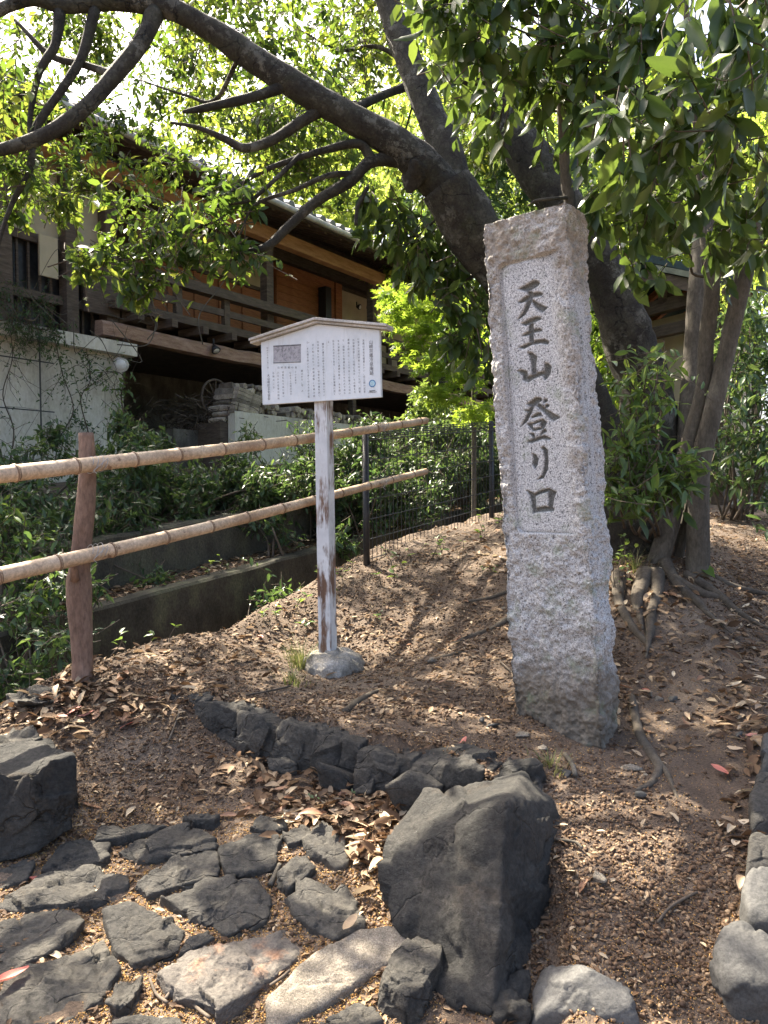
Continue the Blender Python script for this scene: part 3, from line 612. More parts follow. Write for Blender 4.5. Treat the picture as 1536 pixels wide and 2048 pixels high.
for i, (pg, h, lab) in enumerate(EDGE):
    W = np.array([hit(x, y) for x, y in Z7(pg)]); EMASK.append(W[:, :2]); c = W.mean(0); b = gz(W[:, 0], W[:, 1], False)
    ring = lambda k, z: np.column_stack([c[:2] + (W[:, :2] - c[:2]) * k, b + z])
    stone('edging_stone', lab, np.vstack([ring(1, -.06), ring(1.0, h * .45), ring(.86, h * .85), ring(.6, h)]), 'paver' if i in (3, 4) else 'cobble', 5, .008, 7, 100 + i, .004, 'stones edging the dirt path', 'stone', 16, 0.001, (.06, .003), 20)
W = np.array([hit(x, y) for x, y in Z6([(1080, 1230), (1180, 1190), (1290, 1210), (1280, 1420), (1080, 1420)])]); c = W.mean(0)
stone('edging_stone', 'dark stone sunk in the earth under the right foot of the big ridged boulder', np.vstack([W + np.array((0, 0, -.06)), W + np.array((0, 0, .03)), c + (W - c) * .7 + np.array((0, 0, .05))]), 'slate', 4, .008, 8, 120, .004, 'stones edging the dirt path', 'stone', 14)

# ================================================================== the inscribed stone pillar
SB = P(1208, 1500, 2.9); E1 = nrm((-.76, .65, 0)); E2 = nrm((.65, .76, 0)); UPV = np.array((-.068, 0, 1.0))
SB = SB - UPV * .16
SH = 2.10 + .16
def face_uv(px, py, side=False):
    """photograph pixel -> (along face, up) on the front or right face"""
    d = ray(px, py); e = E2 if side else E1
    s = np.linalg.solve(np.column_stack([e, UPV, -d]), CO - SB - (E1 * .012 if side else E2 * .022)); return s[0], s[1]
A1 = lambda pts: [(1010 + x / 7.586, 530 + y / 7.586) for x, y in pts]
A2 = lambda pts: [(1010 + x / 7.586, 780 + y / 7.586) for x, y in pts]
STROKES = [A1(p) for p in (
    [(212, 362), (430, 240), (490, 245), (528, 280), (505, 310), (400, 375), (310, 400)],
    [(198, 565), (340, 460), (430, 425), (520, 412), (570, 435), (560, 460), (430, 490), (330, 540), (240, 578)],
    [(340, 400), (400, 395), (430, 430), (400, 560), (360, 660), (300, 760), (192, 830), (280, 700), (320, 590), (345, 480)],
    [(400, 540), (420, 530), (520, 595), (640, 650), (570, 718), (500, 680), (440, 620)],
    [(250, 890), (380, 820), (470, 785), (540, 797), (550, 820), (430, 870), (310, 918)],
    [(250, 1075), (360, 1005), (460, 968), (540, 970), (565, 1000), (430, 1030), (320, 1075)],
    [(375, 885), (430, 885), (430, 1170), (400, 1190), (375, 1150), (360, 940)],
    [(212, 1250), (350, 1190), (470, 1145), (600, 1128), (665, 1165), (650, 1205), (540, 1185), (400, 1215), (280, 1272)],
    [(345, 1330), (400, 1325), (485, 1395), (470, 1500), (470, 1640), (410, 1660), (400, 1500), (375, 1400)],
    [(190, 1605), (250, 1590), (330, 1615), (340, 1650), (330, 1700), (480, 1640), (600, 1610), (590, 1665), (450, 1720), (350, 1780), (275, 1745), (270, 1670)],
    [(600, 1495), (650, 1490), (700, 1545), (690, 1640), (640, 1720), (610, 1745), (575, 1700), (605, 1600)])]
STROKES += [A2(p) for p in (
    [(330, 215), (470, 115), (540, 120), (560, 160), (500, 200), (440, 250), (400, 350), (340, 470), (235, 560), (300, 440), (345, 335), (295, 310), (360, 300), (385, 245)],
    [(500, 195), (560, 240), (660, 320), (835, 415), (740, 470), (690, 445), (600, 350), (480, 245)],
    [(590, 140), (640, 140), (648, 170), (585, 195)], [(620, 220), (660, 220), (668, 250), (600, 270)],
    [(395, 410), (500, 345), (550, 355), (550, 385), (405, 428)],
    [(335, 515), (400, 500), (420, 570), (430, 590), (600, 555), (590, 585), (420, 625), (375, 560)],
    [(415, 505), (530, 455), (570, 440), (630, 490), (600, 570), (540, 570), (535, 485), (420, 525)],
    [(370, 660), (430, 655), (450, 690), (445, 725), (425, 730), (405, 690)], [(560, 600), (610, 597), (632, 630), (560, 670), (525, 705), (550, 640)],
    [(335, 790), (420, 740), (600, 690), (690, 735), (680, 755), (560, 745), (400, 805)],
    [(410, 965), (470, 985), (500, 1040), (495, 1130), (455, 1195), (420, 1130), (430, 1040)],
    [(550, 880), (580, 857), (640, 905), (655, 1050), (650, 1200), (580, 1340), (490, 1360), (565, 1290), (595, 1180), (600, 1050), (585, 930)],
    [(328, 1520), (420, 1560), (460, 1600), (470, 1790), (470, 1860), (430, 1870), (400, 1700), (375, 1600)],
    [(440, 1575), (560, 1520), (670, 1495), (660, 1540), (560, 1568), (450, 1610)],
    [(670, 1495), (775, 1550), (740, 1650), (720, 1780), (740, 1830), (660, 1810), (660, 1540)],
    [(465, 1800), (600, 1768), (740, 1790), (740, 1835), (600, 1842), (465, 1855)])]
STROKES = [np.array([face_uv(x, y) for x, y in s]) for s in STROKES]
A3 = lambda x, y: (1130 + x / 4.267, 560 + y / 4.267)
SIDE = []
for cx, cy, hw, hh, kind in ((95, 400, 8, 12, 1), (98, 345, 6, 7, 1), (100, 470, 8, 18, 0), (105, 520, 9, 10, 0), (108, 580, 9, 22, 0), (122, 675, 6, 6, 1), (125, 720, 7, 10, 1), (135, 840, 9, 38, 0), (150, 985, 9, 38, 0), (164, 1130, 9, 38, 0),
                             (176, 1250, 7, 8, 1), (180, 1290, 7, 8, 1), (186, 1335, 8, 12, 1), (195, 1480, 8, 38, 0), (200, 1560, 8, 12, 1), (212, 1575, 6, 10, 1), (215, 1700, 4, 30, 1), (222, 1740, 6, 10, 1), (230, 1810, 6, 10, 1)):
    SIDE.append(([face_uv(*A3(cx + hw * math.cos(a), cy + hh * math.sin(a)), True) for a in np.linspace(0, 6.283, 13)[:-1]], kind))
def pip(u, v, pg):
    """inside test and distance to outline"""
    ins = np.zeros(len(u), bool); dist = np.full(len(u), 9.0); q = np.stack([u, v], 1)
    for a, b in zip(pg, np.roll(pg, -1, 0)):
        c = ((a[1] > v) != (b[1] > v)); xx = a[0] + (v - a[1]) / (b[1] - a[1] + 1e-12) * (b[0] - a[0]); ins ^= c & (u < xx)
        ab = b - a; t = np.clip(((q - a) @ ab) / (ab @ ab + 1e-12), 0, 1); dist = np.minimum(dist, np.linalg.norm(q - a - t[:, None] * ab, axis=1))
    return ins, dist
def build_pillar():
    nf, nd, nb, nl, nv = 132, 56, 14, 20, 660
    vv = np.linspace(0, SH, nv); Wv = .405 - .026 * vv / SH; Dv = .185 - .006 * vv / SH
    per = [('f', a) for a in np.linspace(0, 1, nf, endpoint=False)] + [('l', a) for a in np.linspace(0, 1, nl, endpoint=False)] + [('b', a) for a in np.linspace(0, 1, nb, endpoint=False)] + [('r', a) for a in np.linspace(0, 1, nd, endpoint=False)]
    npn = len(per); a = np.array([p[1] for p in per]); kd = np.array([p[0] for p in per])
    A, VV = np.meshgrid(a, vv); W_, D_ = Wv[:, None], Dv[:, None]
    x = np.where(kd == 'f', A * W_, np.where(kd == 'l', W_, np.where(kd == 'b', (1 - A) * W_, 0)))          # along E1
    y = np.where(kd == 'f', 0, np.where(kd == 'l', A * D_, np.where(kd == 'b', D_, (1 - A) * D_)))            # along E2
    base = SB + x.ravel()[:, None] * E1 + y.ravel()[:, None] * E2 + VV.ravel()[:, None] * UPV
    k = np.tile(kd, nv); xf, yf, vf = x.ravel(), y.ravel(), VV.ravel(); Wf = np.repeat(Wv, npn); Df = np.repeat(Dv, npn)
    nout = np.where((k == 'f')[:, None], -E2, np.where((k == 'l')[:, None], E1, np.where((k == 'b')[:, None], E2, -E1)))
    # rounded, chipped arrises
    ex = np.minimum(xf, Wf - xf); ey = np.minimum(yf, Df - yf); edge = np.maximum(ex, ey) * 0 + np.where((k == 'f') | (k == 'b'), ex, ey)
    chip = np.exp(-edge / .012); ctr = SB + (Wf / 2)[:, None] * E1 + (Df / 2)[:, None] * E2 + vf[:, None] * UPV
    inward = nrm(ctr - base)
    disp = .011 * fbm(base, 9, 1, 4) + .007 * fbm(base, 42, 5, 3, .6) - .003
    low = sstep(1.05, .2, vf); disp += low * .012 * fbm(base * np.array((1, 1, 2.2)), 7, 15, 3)
    V = base + nout * disp[:, None] + inward * (chip * (.008 + .010 * np.clip(fbm(base, 11, 21, 3), -.6, 1)))[:, None]
    clean = np.zeros(len(V)); carve = np.zeros(len(V))
    # sunken panel, front
    ul, vb = face_uv(1046, 1066); _, vt = face_uv(1010, 545); _, vt2 = face_uv(1095, 508); ub = .010
    f = k == 'f'; u, v = xf[f], vf[f]
    lx = np.array([face_uv(px_, py_) for px_, py_ in ((1002, 560), (1012, 700), (1022, 850), (1030, 1000), (1036, 1060))])
    uL = np.interp(-v, -lx[:, 1], lx[:, 0]); top = vt2 + 0 * u
    r = .035; cx = np.clip(u, ub + r, uL - r); cy = np.clip(v, vb + r, top - r); sdf = np.hypot(u - cx, v - cy) - r; sdf = np.where((u > ub + r) & (u < uL - r) & (v > vb + r) & (v < top - r), -.05, sdf)
    pan = sstep(.002, -.004, sdf); rightfade = sstep(.025, .11, u)
    Vf = V[f]; flat = base[f] + np.outer(.0008 * fbm(base[f], 60, 3, 2), -E2) + E2 * .020 + np.outer(rightfade * .009 * np.exp(-(np.clip(-sdf, 0, 1) / .008) ** 2), E2)
    pw = pan * rightfade; Vf = Vf * (1 - pw)[:, None] + flat * pw[:, None]
    clean_f = pan * rightfade
    cv = np.zeros(len(u)); dep = np.zeros(len(u))
    for s in STROKES:
        bb = (u > s[:, 0].min() - .01) & (u < s[:, 0].max() + .01) & (v > s[:, 1].min() - .01) & (v < s[:, 1].max() + .01); ii = np.where(bb)[0]
        if not len(ii): continue
        ins, ds = pip(u[ii], v[ii], s); sg2 = np.where(ins, ds, -ds) + .0022; cv[ii] = np.maximum(cv[ii], sstep(0, .0022, sg2)); dep[ii] = np.maximum(dep[ii], np.where(sg2 > 0, .004 + np.minimum(sg2 * 1.4, .011), 0))
    Vf = Vf + np.outer(dep, E2); V[f] = Vf; clean[f] = clean_f; carve[f] = cv
    # narrow panel, right side
    rr = k == 'r'; u, v = yf[rr], vf[rr]; _, vt = face_uv(1153, 582, True); _, vb = face_uv(1196, 1035, True); ua, ub_ = .045, .125
    pan = sstep(.0, .006, np.minimum(np.minimum(u - ua, ub_ - u), np.minimum(v - vb, vt - v)))
    Vr = V[rr]; flat = base[rr] + E1 * .012; Vr = Vr * (1 - pan)[:, None] + flat * pan[:, None]; cvr = np.zeros(len(u))
    for s, kind in SIDE:
        s = np.array(s); s[:, 0] = np.clip(.06 + (s[:, 0] - s[:, 0].mean()) * 1.0 + .02, ua + .006, ub_ - .006); ii = np.where((np.abs(v - s[:, 1].mean()) < .06))[0]
        ins, ds = pip(u[ii], v[ii], s); w = ins if kind else ins & (ds < .006); cvr[ii] = np.maximum(cvr[ii], w * 1.0)
    Vr = Vr + np.outer(cvr * .006, E1); V[rr] = Vr; clean[rr] = pan * .6; carve[rr] = np.maximum(cvr, 0)
    idx = np.arange(nv * npn).reshape(nv, npn); nxt = np.roll(idx, -1, 1)
    F = np.stack([idx[:-1], idx[1:], nxt[1:], nxt[:-1]], -1).reshape(-1, 4)
    # rough broken top: dome the last ring to the middle in rings
    ringi = idx[-1]; cen = V[ringi].mean(0); Vs = [V]; last = ringi; n0 = len(V)
    for q, sc in enumerate((.93, .8, .62, .42, .22, .06)):
        nv_ = cen + (V[ringi] - cen) * sc; nv_[:, 2] += .016 * (1 - sc) + .02 * fbm(nv_, 14, 33, 3) * (1 - sc) ** .5
        ids = np.arange(n0, n0 + npn); Vs.append(nv_); F = np.vstack([F, np.stack([last, ids, np.roll(ids, -1), np.roll(last, -1)], -1)]); last = ids; n0 += npn
    V = np.vstack(Vs); pad = n0 - len(clean); clean = np.concatenate([clean, np.zeros(pad)]); carve = np.concatenate([carve, np.zeros(pad)])
    hgt = np.clip((V[:, 2] - SB[2] - .16) / 2.1, 0, 1)
    F = F[:, ::-1]
    o = mk('stone_pillar', V, F, MAT['granite'], None, True, {'clean': clean, 'carve': carve, 'hgt': hgt})
    return tag(o, 'tall leaning granite pillar with large carved characters in a sunken panel', 'monument')
build_pillar()

# ================================================================== information sign
SGX = hit(660, 1340); SGD = float(-(CM3.T @ (SGX - CO))[2])
sign = empty('information_sign', SGX, 'white notice board with a gabled cap on a paint-worn wooden post', 'sign')
TX = nrm((math.cos(R(24)), -math.sin(R(24)), 0)); TY = nrm(np.cross((0, 0, 1), TX)); TZ = np.array((-.014, 0, 1.0))   # along the board, into the board, up
pb, pt = P(656, 1302, SGD), P(645, 675, SGD)
MB().beam(pb - np.array((0, 0, .08)), pt, .078, .078, TX).build('post', MAT['post_paint'], sign, False, .004)
BC = P(643, 735, SGD - .075)                                            # middle of the board face
def bd(u, v, w=0.0): return BC + TX * u + TZ * v - TY * w       # w towards the viewer
def solve_bd(px, py):
    s = np.linalg.solve(np.column_stack([TX, TZ, -ray(px, py)]), CO - BC); return s[0], s[1]
cn = [solve_bd(*q) for q in ((525, 810), (762, 794), (758, 660), (638, 648), (525, 684))]
bw0, bw1 = cn[0][0], cn[1][0]; zb_ = (cn[0][1] + cn[1][1]) / 2; ze = (cn[2][1] + cn[4][1]) / 2; zp = cn[3][1]; um = (bw0 + bw1) / 2
out = [(bw0, zb_), (bw1, zb_), (bw1, ze), (um, zp), (bw0, ze)]
MB().prism([bd(u, v, 0) for u, v in out], [bd(u, v, -.022) for u, v in out]).build('board', MAT['sign_white'], sign, False, .002)
for sg_ in (-1, 1):
    ue = bw0 - .055 if sg_ < 0 else bw1 + .055; sl = (zp - ze) / ((bw1 - bw0) / 2); z_e = zp - sl * abs(ue - um)
    a, b = (um, zp), (ue, z_e)
    q = lambda lo, hi, w0, w1: MB().prism([bd(a[0], a[1] + lo, w0), bd(b[0], b[1] + lo, w0), bd(b[0], b[1] + hi, w0), bd(a[0], a[1] + hi, w0)], [bd(a[0], a[1] + lo, w1), bd(b[0], b[1] + lo, w1), bd(b[0], b[1] + hi, w1), bd(a[0], a[1] + hi, w1)])
    q(.003, .014, .026, -.048).build('cap_batten', MAT['grey_board'], sign)
    q(.016, .030, .042, -.064).build('cap_board', MAT['grey_board'], sign, False, .002)
fz = hit(663, 1325); gz_ = np.random.default_rng(5); pts = []
for a in np.linspace(0, 6.28, 14):
    for rr_, zz in ((.20, -.20), (.195, -.04), (.16, .045), (.08, .085)): pts.append(pb + np.array((math.cos(a) * rr_ * (1 + .1 * math.sin(3 * a)) + .03, math.sin(a) * rr_ - .02, zz - .06)))
V, F = rockgeo(pts, 5, .010, 12, 71, 18, .004, .002, (.12, .004), 30); mk('concrete_footing', V, F, MAT['footing'], sign, True)
def glyphs(cols, size, mat, name, w=.0015):
    """vertical columns of characters on the board: (u, v of top, pitch, text)"""
    Vs, Fs, n = [], [], 0; cache = {}
    for u0, v0, pitch, text, sz in cols:
        for i, ch in enumerate(text):
            if ch == '　': continue
            if ch not in cache:
                cu = bpy.data.curves.new('g', 'FONT'); cu.body = ch; cu.align_x = 'CENTER'; cu.resolution_u = 2; ob = bpy.data.objects.new('g', cu); C.objects.link(ob); bpy.context.view_layer.update()
                me = bpy.data.meshes.new_from_object(ob.evaluated_get(bpy.context.evaluated_depsgraph_get()))
                cache[ch] = (np.array([v.co[:2] for v in me.vertices]), [tuple(p.vertices) for p in me.polygons]); bpy.data.objects.remove(ob); bpy.data.curves.remove(cu); bpy.data.meshes.remove(me)
            gv, gf = cache[ch]
            if not len(gv): continue
            Vs.append(np.array([bd(u0 + x * sz, v0 - i * pitch + (y - .38) * sz, w) for x, y in gv])); Fs += [tuple(j + n for j in f) for f in gf]; n += len(gv)
    mk(name, np.vstack(Vs), Fs, mat, sign)
S = lambda px, py: solve_bd(px, py)
def col(px0, y0, y1, text, sz, lean=10):
    a, b = S(px0, y0), S(px0 + lean * (y1 - y0) / 100, y1); n = max(1, len(text) - 1); return (a[0], a[1], (a[1] - b[1]) / n, text, sz)
glyphs([col(742, 684, 746, '山崎宗鑑冷泉庵跡', .024, 6)], 0, MAT['ink'], 'title')
body = [(727, 681, 783, '宗鑑は本名を範重といい、近江国の武家'), (717, 678, 783, 'に生まれ足利将軍に仕えていたが、将軍'), (707, 680, 784, 'の没後出家して山崎に住み、その庵を冷'), (697, 680, 786, '泉庵と呼んだ。ここで多くの俳人と交わ'),
        (687, 681, 786, 'り、連歌から俳諧を独立させた人である'), (677, 682, 787, 'また油座の人々に連歌を教え、会を開い'), (667, 682, 788, '伝えられるのである。ここは妙喜庵に近く'), (657, 684, 690, 'る。'),
        (646, 688, 790, '庵は八幡や山崎で月例会として開かれてい'), (636, 684, 791, '生活は貧しかったが、句会を好み書を良く'), (626, 690, 792, '世に知られた「犬筑波集」を編み続'), (615, 685, 793, 'た。また書を商いとして多くの人々から愛'), (604, 742, 782, '慕された。句　の')]
body += [(591, 744, 766, 'うつきまで'), (581, 746, 788, 'むめそこの花のみか'), (566, 744, 792, 'は音もたてぬに香い'), (556, 745, 797, 'ふる人の住家の跡地'), (547, 746, 782, '石碑のこる。')]
glyphs([col(a, b, c_, t, .0125, 5) for a, b, c_, t in body] + [col(535, 696, 735, '昭和六十年八月一日', .0115, 2), col(537, 751, 797, '大山崎町文化協会', .018, 4)] + [(S(x, 735)[0], S(x, 735)[1], .02, c_, .013) for x, c_ in ((592, '像'), (585, 'の'), (578, '鑑'), (571, '宗'), (564, '崎'), (557, '山'))], 0, MAT['ink'], 'lettering')
pc = [S(*q) for q in ((547, 724), (602, 722), (602, 691), (547, 692))]
MB().prism([bd(u, v, .0012) for u, v in pc], [bd(u, v, 0.0004) for u, v in pc]).build('printed_picture', MAT['print'], sign)
mbp = MB()
for (x0, y0, x1, y1, th) in ((547, 691.5, 602, 688.5, 2.4), (547, 725, 602, 723, 1.6)):
    qd = [S(x0, y0 + th), S(x1, y1 + th), S(x1, y1), S(x0, y0)]; mbp.prism([bd(u, v, .0024) for u, v in qd], [bd(u, v, .0008) for u, v in qd])
mbp.build('picture_border', MAT['ink'], sign)
def disc(u, v, r0, r1, w, n=28):
    m_ = MB(); a = np.linspace(0, 2 * np.pi, n, endpoint=False); V = [bd(u + r1 * math.cos(t), v + r1 * math.sin(t), w) for t in a] + [bd(u + r0 * math.cos(t), v + r0 * math.sin(t), w) for t in a]
    F = [(i, (i + 1) % n, n + (i + 1) % n, n + i) for i in range(n)] if r0 > 0 else [tuple(range(n))]
    return m_.add(V if r0 > 0 else V[:n], F)
ue_, ve_ = S(745, 767); er = .0195
emblem = disc(ue_, ve_, er * .80, er, .0026).build('emblem', MAT['blue_ink'], sign)
disc(ue_, ve_, 0, er * .8, .0018).build('emblem_field', MAT['pale_blue'], emblem)
me_ = MB()
for (a, b, w_) in (((-.45, .45), (-.40, -.40), .13), ((-.40, -.42), (.42, -.42), .13), ((.42, -.42), (.42, -.05), .13), ((-.42, .05), (.35, .12), .12), ((.05, .45), (.42, .40), .10)):
    me_.beam(bd(ue_ + a[0] * er, ve_ + a[1] * er, .0032), bd(ue_ + b[0] * er, ve_ + b[1] * er, .0032), w_ * er, .0006, -TY)
me_.build('emblem_mark', MAT['sign_white'], emblem)
uu, vw = S(745, 782); mw = MB()
for i in range(6): mw.beam(bd(uu - .017 + i * .006, vw - .003, .002), bd(uu - .014 + i * .006, vw + .004, .002), .0035, .0005, -TY)
cpts = [bd(uu + x, vw - .0075 + y, .002) for x, y in ((-.022, -.001), (-.012, .0015), (0, 0), (.012, -.0015), (.025, .003))]
for a, b in zip(cpts[:-1], cpts[1:]): mw.beam(a, b, .0022, .0005, -TY)
mw.build('emblem_caption', MAT['ink'], sign)

# ================================================================== bamboo fence
bf = empty('bamboo_fence', P(166, 1360, 3.5), 'two-rail bamboo fence tied with wire to a rough log post', 'fence')
pp = crom([(*P(165, 1385, 3.5), .050), (*P(164, 1300, 3.5), .047), (*P(158, 1180, 3.5), .056), (*P(160, 1130, 3.5), .047), (*P(172, 1000, 3.5), .042), (*P(175, 940, 3.5), .040), (*P(172, 866, 3.5), .034)], 9)
V, F = tube(pp[:, :3], pp[:, 3], 18, .05, 3); mk('post', V, F, MAT['post_wood'], bf, True)
V, F = tube([P(150, 1160, 3.44), P(148, 1140, 3.42), P(144, 1128, 3.40)], [.022, .019, .012], 10, .06, 4); mk('branch_stub', V, F, MAT['post_wood'], bf, True)
def bamboo(a, b, r0, r1, first, seed):
    g = np.random.default_rng(seed); A, B = np.array(a), np.array(b); Lt = np.linalg.norm(B - A); d = (B - A) / Lt; pts, rd, x = [], [], 0.0; nodes = []; q = first
    while q < Lt: nodes.append(q); q += .26 + .06 * g.random()
    xs = np.unique(np.concatenate([np.linspace(0, Lt, 80)] + [[n_ - .014, n_ - .006, n_, n_ + .005, n_ + .012] for n_ in nodes])); xs = xs[(xs >= 0) & (xs <= Lt)]
    for x in xs:
        nd_ = min(abs(x - n_) for n_ in nodes); r = r0 + (r1 - r0) * x / Lt; r *= 1 + (.14 if nd_ < .002 else .05 if nd_ < .008 else 0); pts.append(A + d * x + np.array((0, 0, .012 * math.sin(x * 1.3 + seed)))); rd.append(r)
    V, F = tube(pts, rd, 16); return V, F, [A + d * n_ + np.array((0, 0, .012 * math.sin(n_ * 1.3 + seed))) for n_ in nodes], d, lambda x: r0 + (r1 - r0) * x / Lt
for i, (a, b, r0, r1) in enumerate((((-180, 976, 2.84), (842, 843, 5.72), .037, .026), ((-180, 1188, 2.84), (842, 946, 5.72), .036, .023))):
    A, B = P(*a), P(*b); off = -ND * .045
    V, F, nd_, d, rf = bamboo(A + off, B + off, r0, r1, .11 + .2 * i, i + 2); rail = mk('bamboo_rail', V, F, MAT['bamboo'], bf, True)
    for q_, n_ in enumerate(nd_):
        rn_ = rf(np.linalg.norm(n_ - A)) * 1.10; V, F = tube([n_ - d * .007, n_ - d * .002, n_ + d * .003, n_ + d * .008], [rn_ * .97, rn_ * 1.05, rn_, rn_ * .95], 14); mk('node_ring', V, F, MAT['bamboo_node'], rail, True)
    for j, (px_, py_, dd) in enumerate(((174, 930 if i == 0 else 1104, 3.46), (757, 852 if i == 0 else 963, 5.24))):
        c = P(px_, py_, dd); c = (A + off) + d * float((c - A - off) @ d); pts = []; rw = rf(np.linalg.norm(c - A)) + .003; u_ = nrm(np.cross(d, (0, 0, 1))); v_ = np.cross(u_, d)
        for th in np.linspace(0, 19.5, 70): pts.append(c + (v_ * math.sin(th) + u_ * math.cos(th)) * rw + d * (.016 * math.sin(th) + .004 * (th - 9)))
        pts += [c + np.array((.012, -.05, -.03)), c + np.array((.03, -.055, -.045))]
        V, F = tube(pts, .0016, 5); mk('wire_tie', V, F, MAT['steel_wire'], bf, True)

# ================================================================== welded mesh fence up the bank
mf = empty('mesh_fence', P(765, 1130, 5.3), 'dark welded wire mesh fence panel running uphill behind the bamboo rails', 'fence')
T0 = (P(762, 1130, 5.3) - F0) @ UD; T1 = T0 + 6.4; sl = .10
fb = lambda t: P(762, 1128, 5.3)[2] - .02 + sl * (t - T0); FHG = .97
for i, t in enumerate((T0, T0 + 2.0, T0 + 4.0, T0 + 6.0)):
    a = fl(t, .02, fb(t) - .25); b = fl(t, .02, fb(t) + FHG + .01); V, F = tube([a, b], [.024, .024], 12); mk('fence_post', V, F, MAT['black_metal'], mf, True)
for j in range(7):
    z = .05 + j * (FHG - .12) / 6; ts = np.linspace(T0, T1, 40); V, F = tube([fl(t, .0, fb(t) + z) for t in ts], .0042, 5); mk('horizontal_wire', V, F, MAT['wire'], mf)
for zz, ss in ((FHG - .035, .0), (FHG, .022), (FHG - .018, .04), (FHG - .05, .03)):
    V, F = tube([fl(t, ss, fb(t) + zz) for t in np.linspace(T0, T1, 30)], .0040, 5); mk('horizontal_wire', V, F, MAT['wire'], mf)
wv, wf = tube([(0, 0, -.02), (0, 0, FHG - .03), (0, 0, FHG)], .0030, 4); wv = np.array(wv); wm = mesh('vertical_wire', wv, wf, MAT['wire'])
nw = int((T1 - T0) / .055)
for i in range(min(nw, 116)):
    t = T0 + .05 + i * .055; link('vertical_wire', wm, mf, fl(t, .003, fb(t)))
# ================================================================== the house across the ditch
HP = np.array((-2.0, 13.5, 0)); NO = -ND                        # reference point on the balcony's front plane, outward direction
def hp(t, o, z): return HP + UD * t + NO * o + np.array((0, 0, EYE + z))
def fh(px, py, o):
    """pixel -> (t, height above eye) on the plane o metres out from the balcony front"""
    A = np.column_stack([UD[:2], -ray(px, py)[:2]]); t, d = np.linalg.solve(A, CO[:2] - (HP + NO * o)[:2]); return t, (ray(px, py) * d)[2]
def ft(px, o): return fh(px, 985, o)[0]
house = empty('traditional_house', hp(0, -2, -.9), 'old timber house with a railed balcony, deep tiled eaves and cream plaster', 'house')
def hb(name, t0, t1, o0, o1, za, zb, mat, parent=house, bevel=0):
    return MB().prism([hp(t0, o0, za), hp(t1, o0, za), hp(t1, o1, za), hp(t0, o1, za)], [hp(t0, o0, zb), hp(t1, o0, zb), hp(t1, o1, zb), hp(t0, o1, zb)]).build(name, MAT[mat], parent, False, bevel)
TL, TR = -10.5, 9.5
tB = ft(232, 0); tW = ft(252, -.1)
ZR, ZF, ZBm, ZP, ZE = 3.38, 2.78, 2.37, 4.62, 4.80
# base wall, left, under the closed end of the house
hb('base_wall', TL, tW, -.12, -3.6, -1.2, 2.02, 'plaster'); cap = hb('wall_cap', TL, tW + .12, .06, -3.7, 2.023, 2.20, 'plaster')
hb('rear_wall', tW - .5, TR + 1.5, -3.2, -3.4, -.9, 2.9, 'concrete'); hb('end_wall', TR, TR + .2, -.1, -3.19, -.9, 5.6, 'wood_dark')
hb('upper_wall', TL, TR, -1.62, -1.72, 2.5, 5.74, 'wood_dark'); hb('closed_end_wall', TL, -3.2, -.47, -.55, 2.2, 5.25, 'wood_dark')
# balcony
hb('balcony_floor', tB, TR, -.02, -3.19, ZF - .09, ZF, 'wood_dark')
hb('floor_edge', tB, TR, .06, -.018, ZF - .11, ZF + .012, 'wood_dark')
hb('balcony_soffit', tB + .1, TR, -.2, -3.17, ZF - .36, ZF - .33, 'wood_dark')
bt = np.linspace(tB - .15, TR, 40); Vb = []
for t in bt:
    for o_, z_ in ((-.01, -.105), (-.01, .06), (-.045, .105), (-.21, .105), (-.21, -.105)): Vb.append(hp(t, o_, ZBm + z_ + .015 * math.sin(t * 1.3)))
Vb = np.array(Vb); Vb += (fbm(Vb, 3.5, 8, 3) * .014)[:, None] * (NO + np.array((0, 0, .6))); n5 = len(bt)
mk('hewn_beam', Vb, [(i * 5 + j, i * 5 + (j + 1) % 5, (i + 1) * 5 + (j + 1) % 5, (i + 1) * 5 + j) for i in range(n5 - 1) for j in range(5)] + [(4, 3, 2, 1, 0), tuple((n5 - 1) * 5 + j for j in range(5))], MAT['wood_log'], house)
jm = mesh('joist_end', [(x * .055, y * .3, z * .06) for x in (-1, 1) for y in (-1, 1) for z in (-1, 1)], [(0, 1, 3, 2), (4, 6, 7, 5), (0, 4, 5, 1), (2, 3, 7, 6), (0, 2, 6, 4), (1, 5, 7, 3)], MAT['wood_dark'])
qrot = Matrix.Rotation(math.atan2(UD[1], UD[0]), 4, 'Z').to_quaternion()
for t in np.arange(tB + .35, TR, .62): link('joist_end', jm, house, hp(t, -.12, ZF - .175), qrot)
hb('handrail', tB + .4, TR, .08, -.10, ZR - .15, ZR, 'wood_dark')
hb('middle_rail', tB + .4, TR, -.012, -.05, ZF + .18, ZF + .29, 'wood_dark')
for px_ in (365, 460):
    t = ft(px_, 0); hb('rail_post', t - .06, t + .06, .0, -.09, ZF + .012, ZR - .15, 'wood_dark')
for t in np.arange(1.6, TR, 1.35): hb('rail_post', t - .06, t + .06, .0, -.09, ZF + .012, ZR - .15, 'wood_dark')
for px_ in (232, 300):
    t = ft(px_, 0); hb('slatted_screen', t - .35, t + .2, -.11, -.17, ZF - .2, ZR + .05, 'wood_dark')
tP = ft(546, -.1)
for t in (tP, tP + 3.3, tP + 6.6): hb('house_post', t - .085, t + .085, -.105, -.27, ZF, ZP - .13, 'wood_dark')
for t in (tP + 2.75, tP + 3.3 + 2.2): hb('underfloor_post', t - .06, t + .06, -.28, -.40, -.5, ZBm - .1, 'wood_dark')
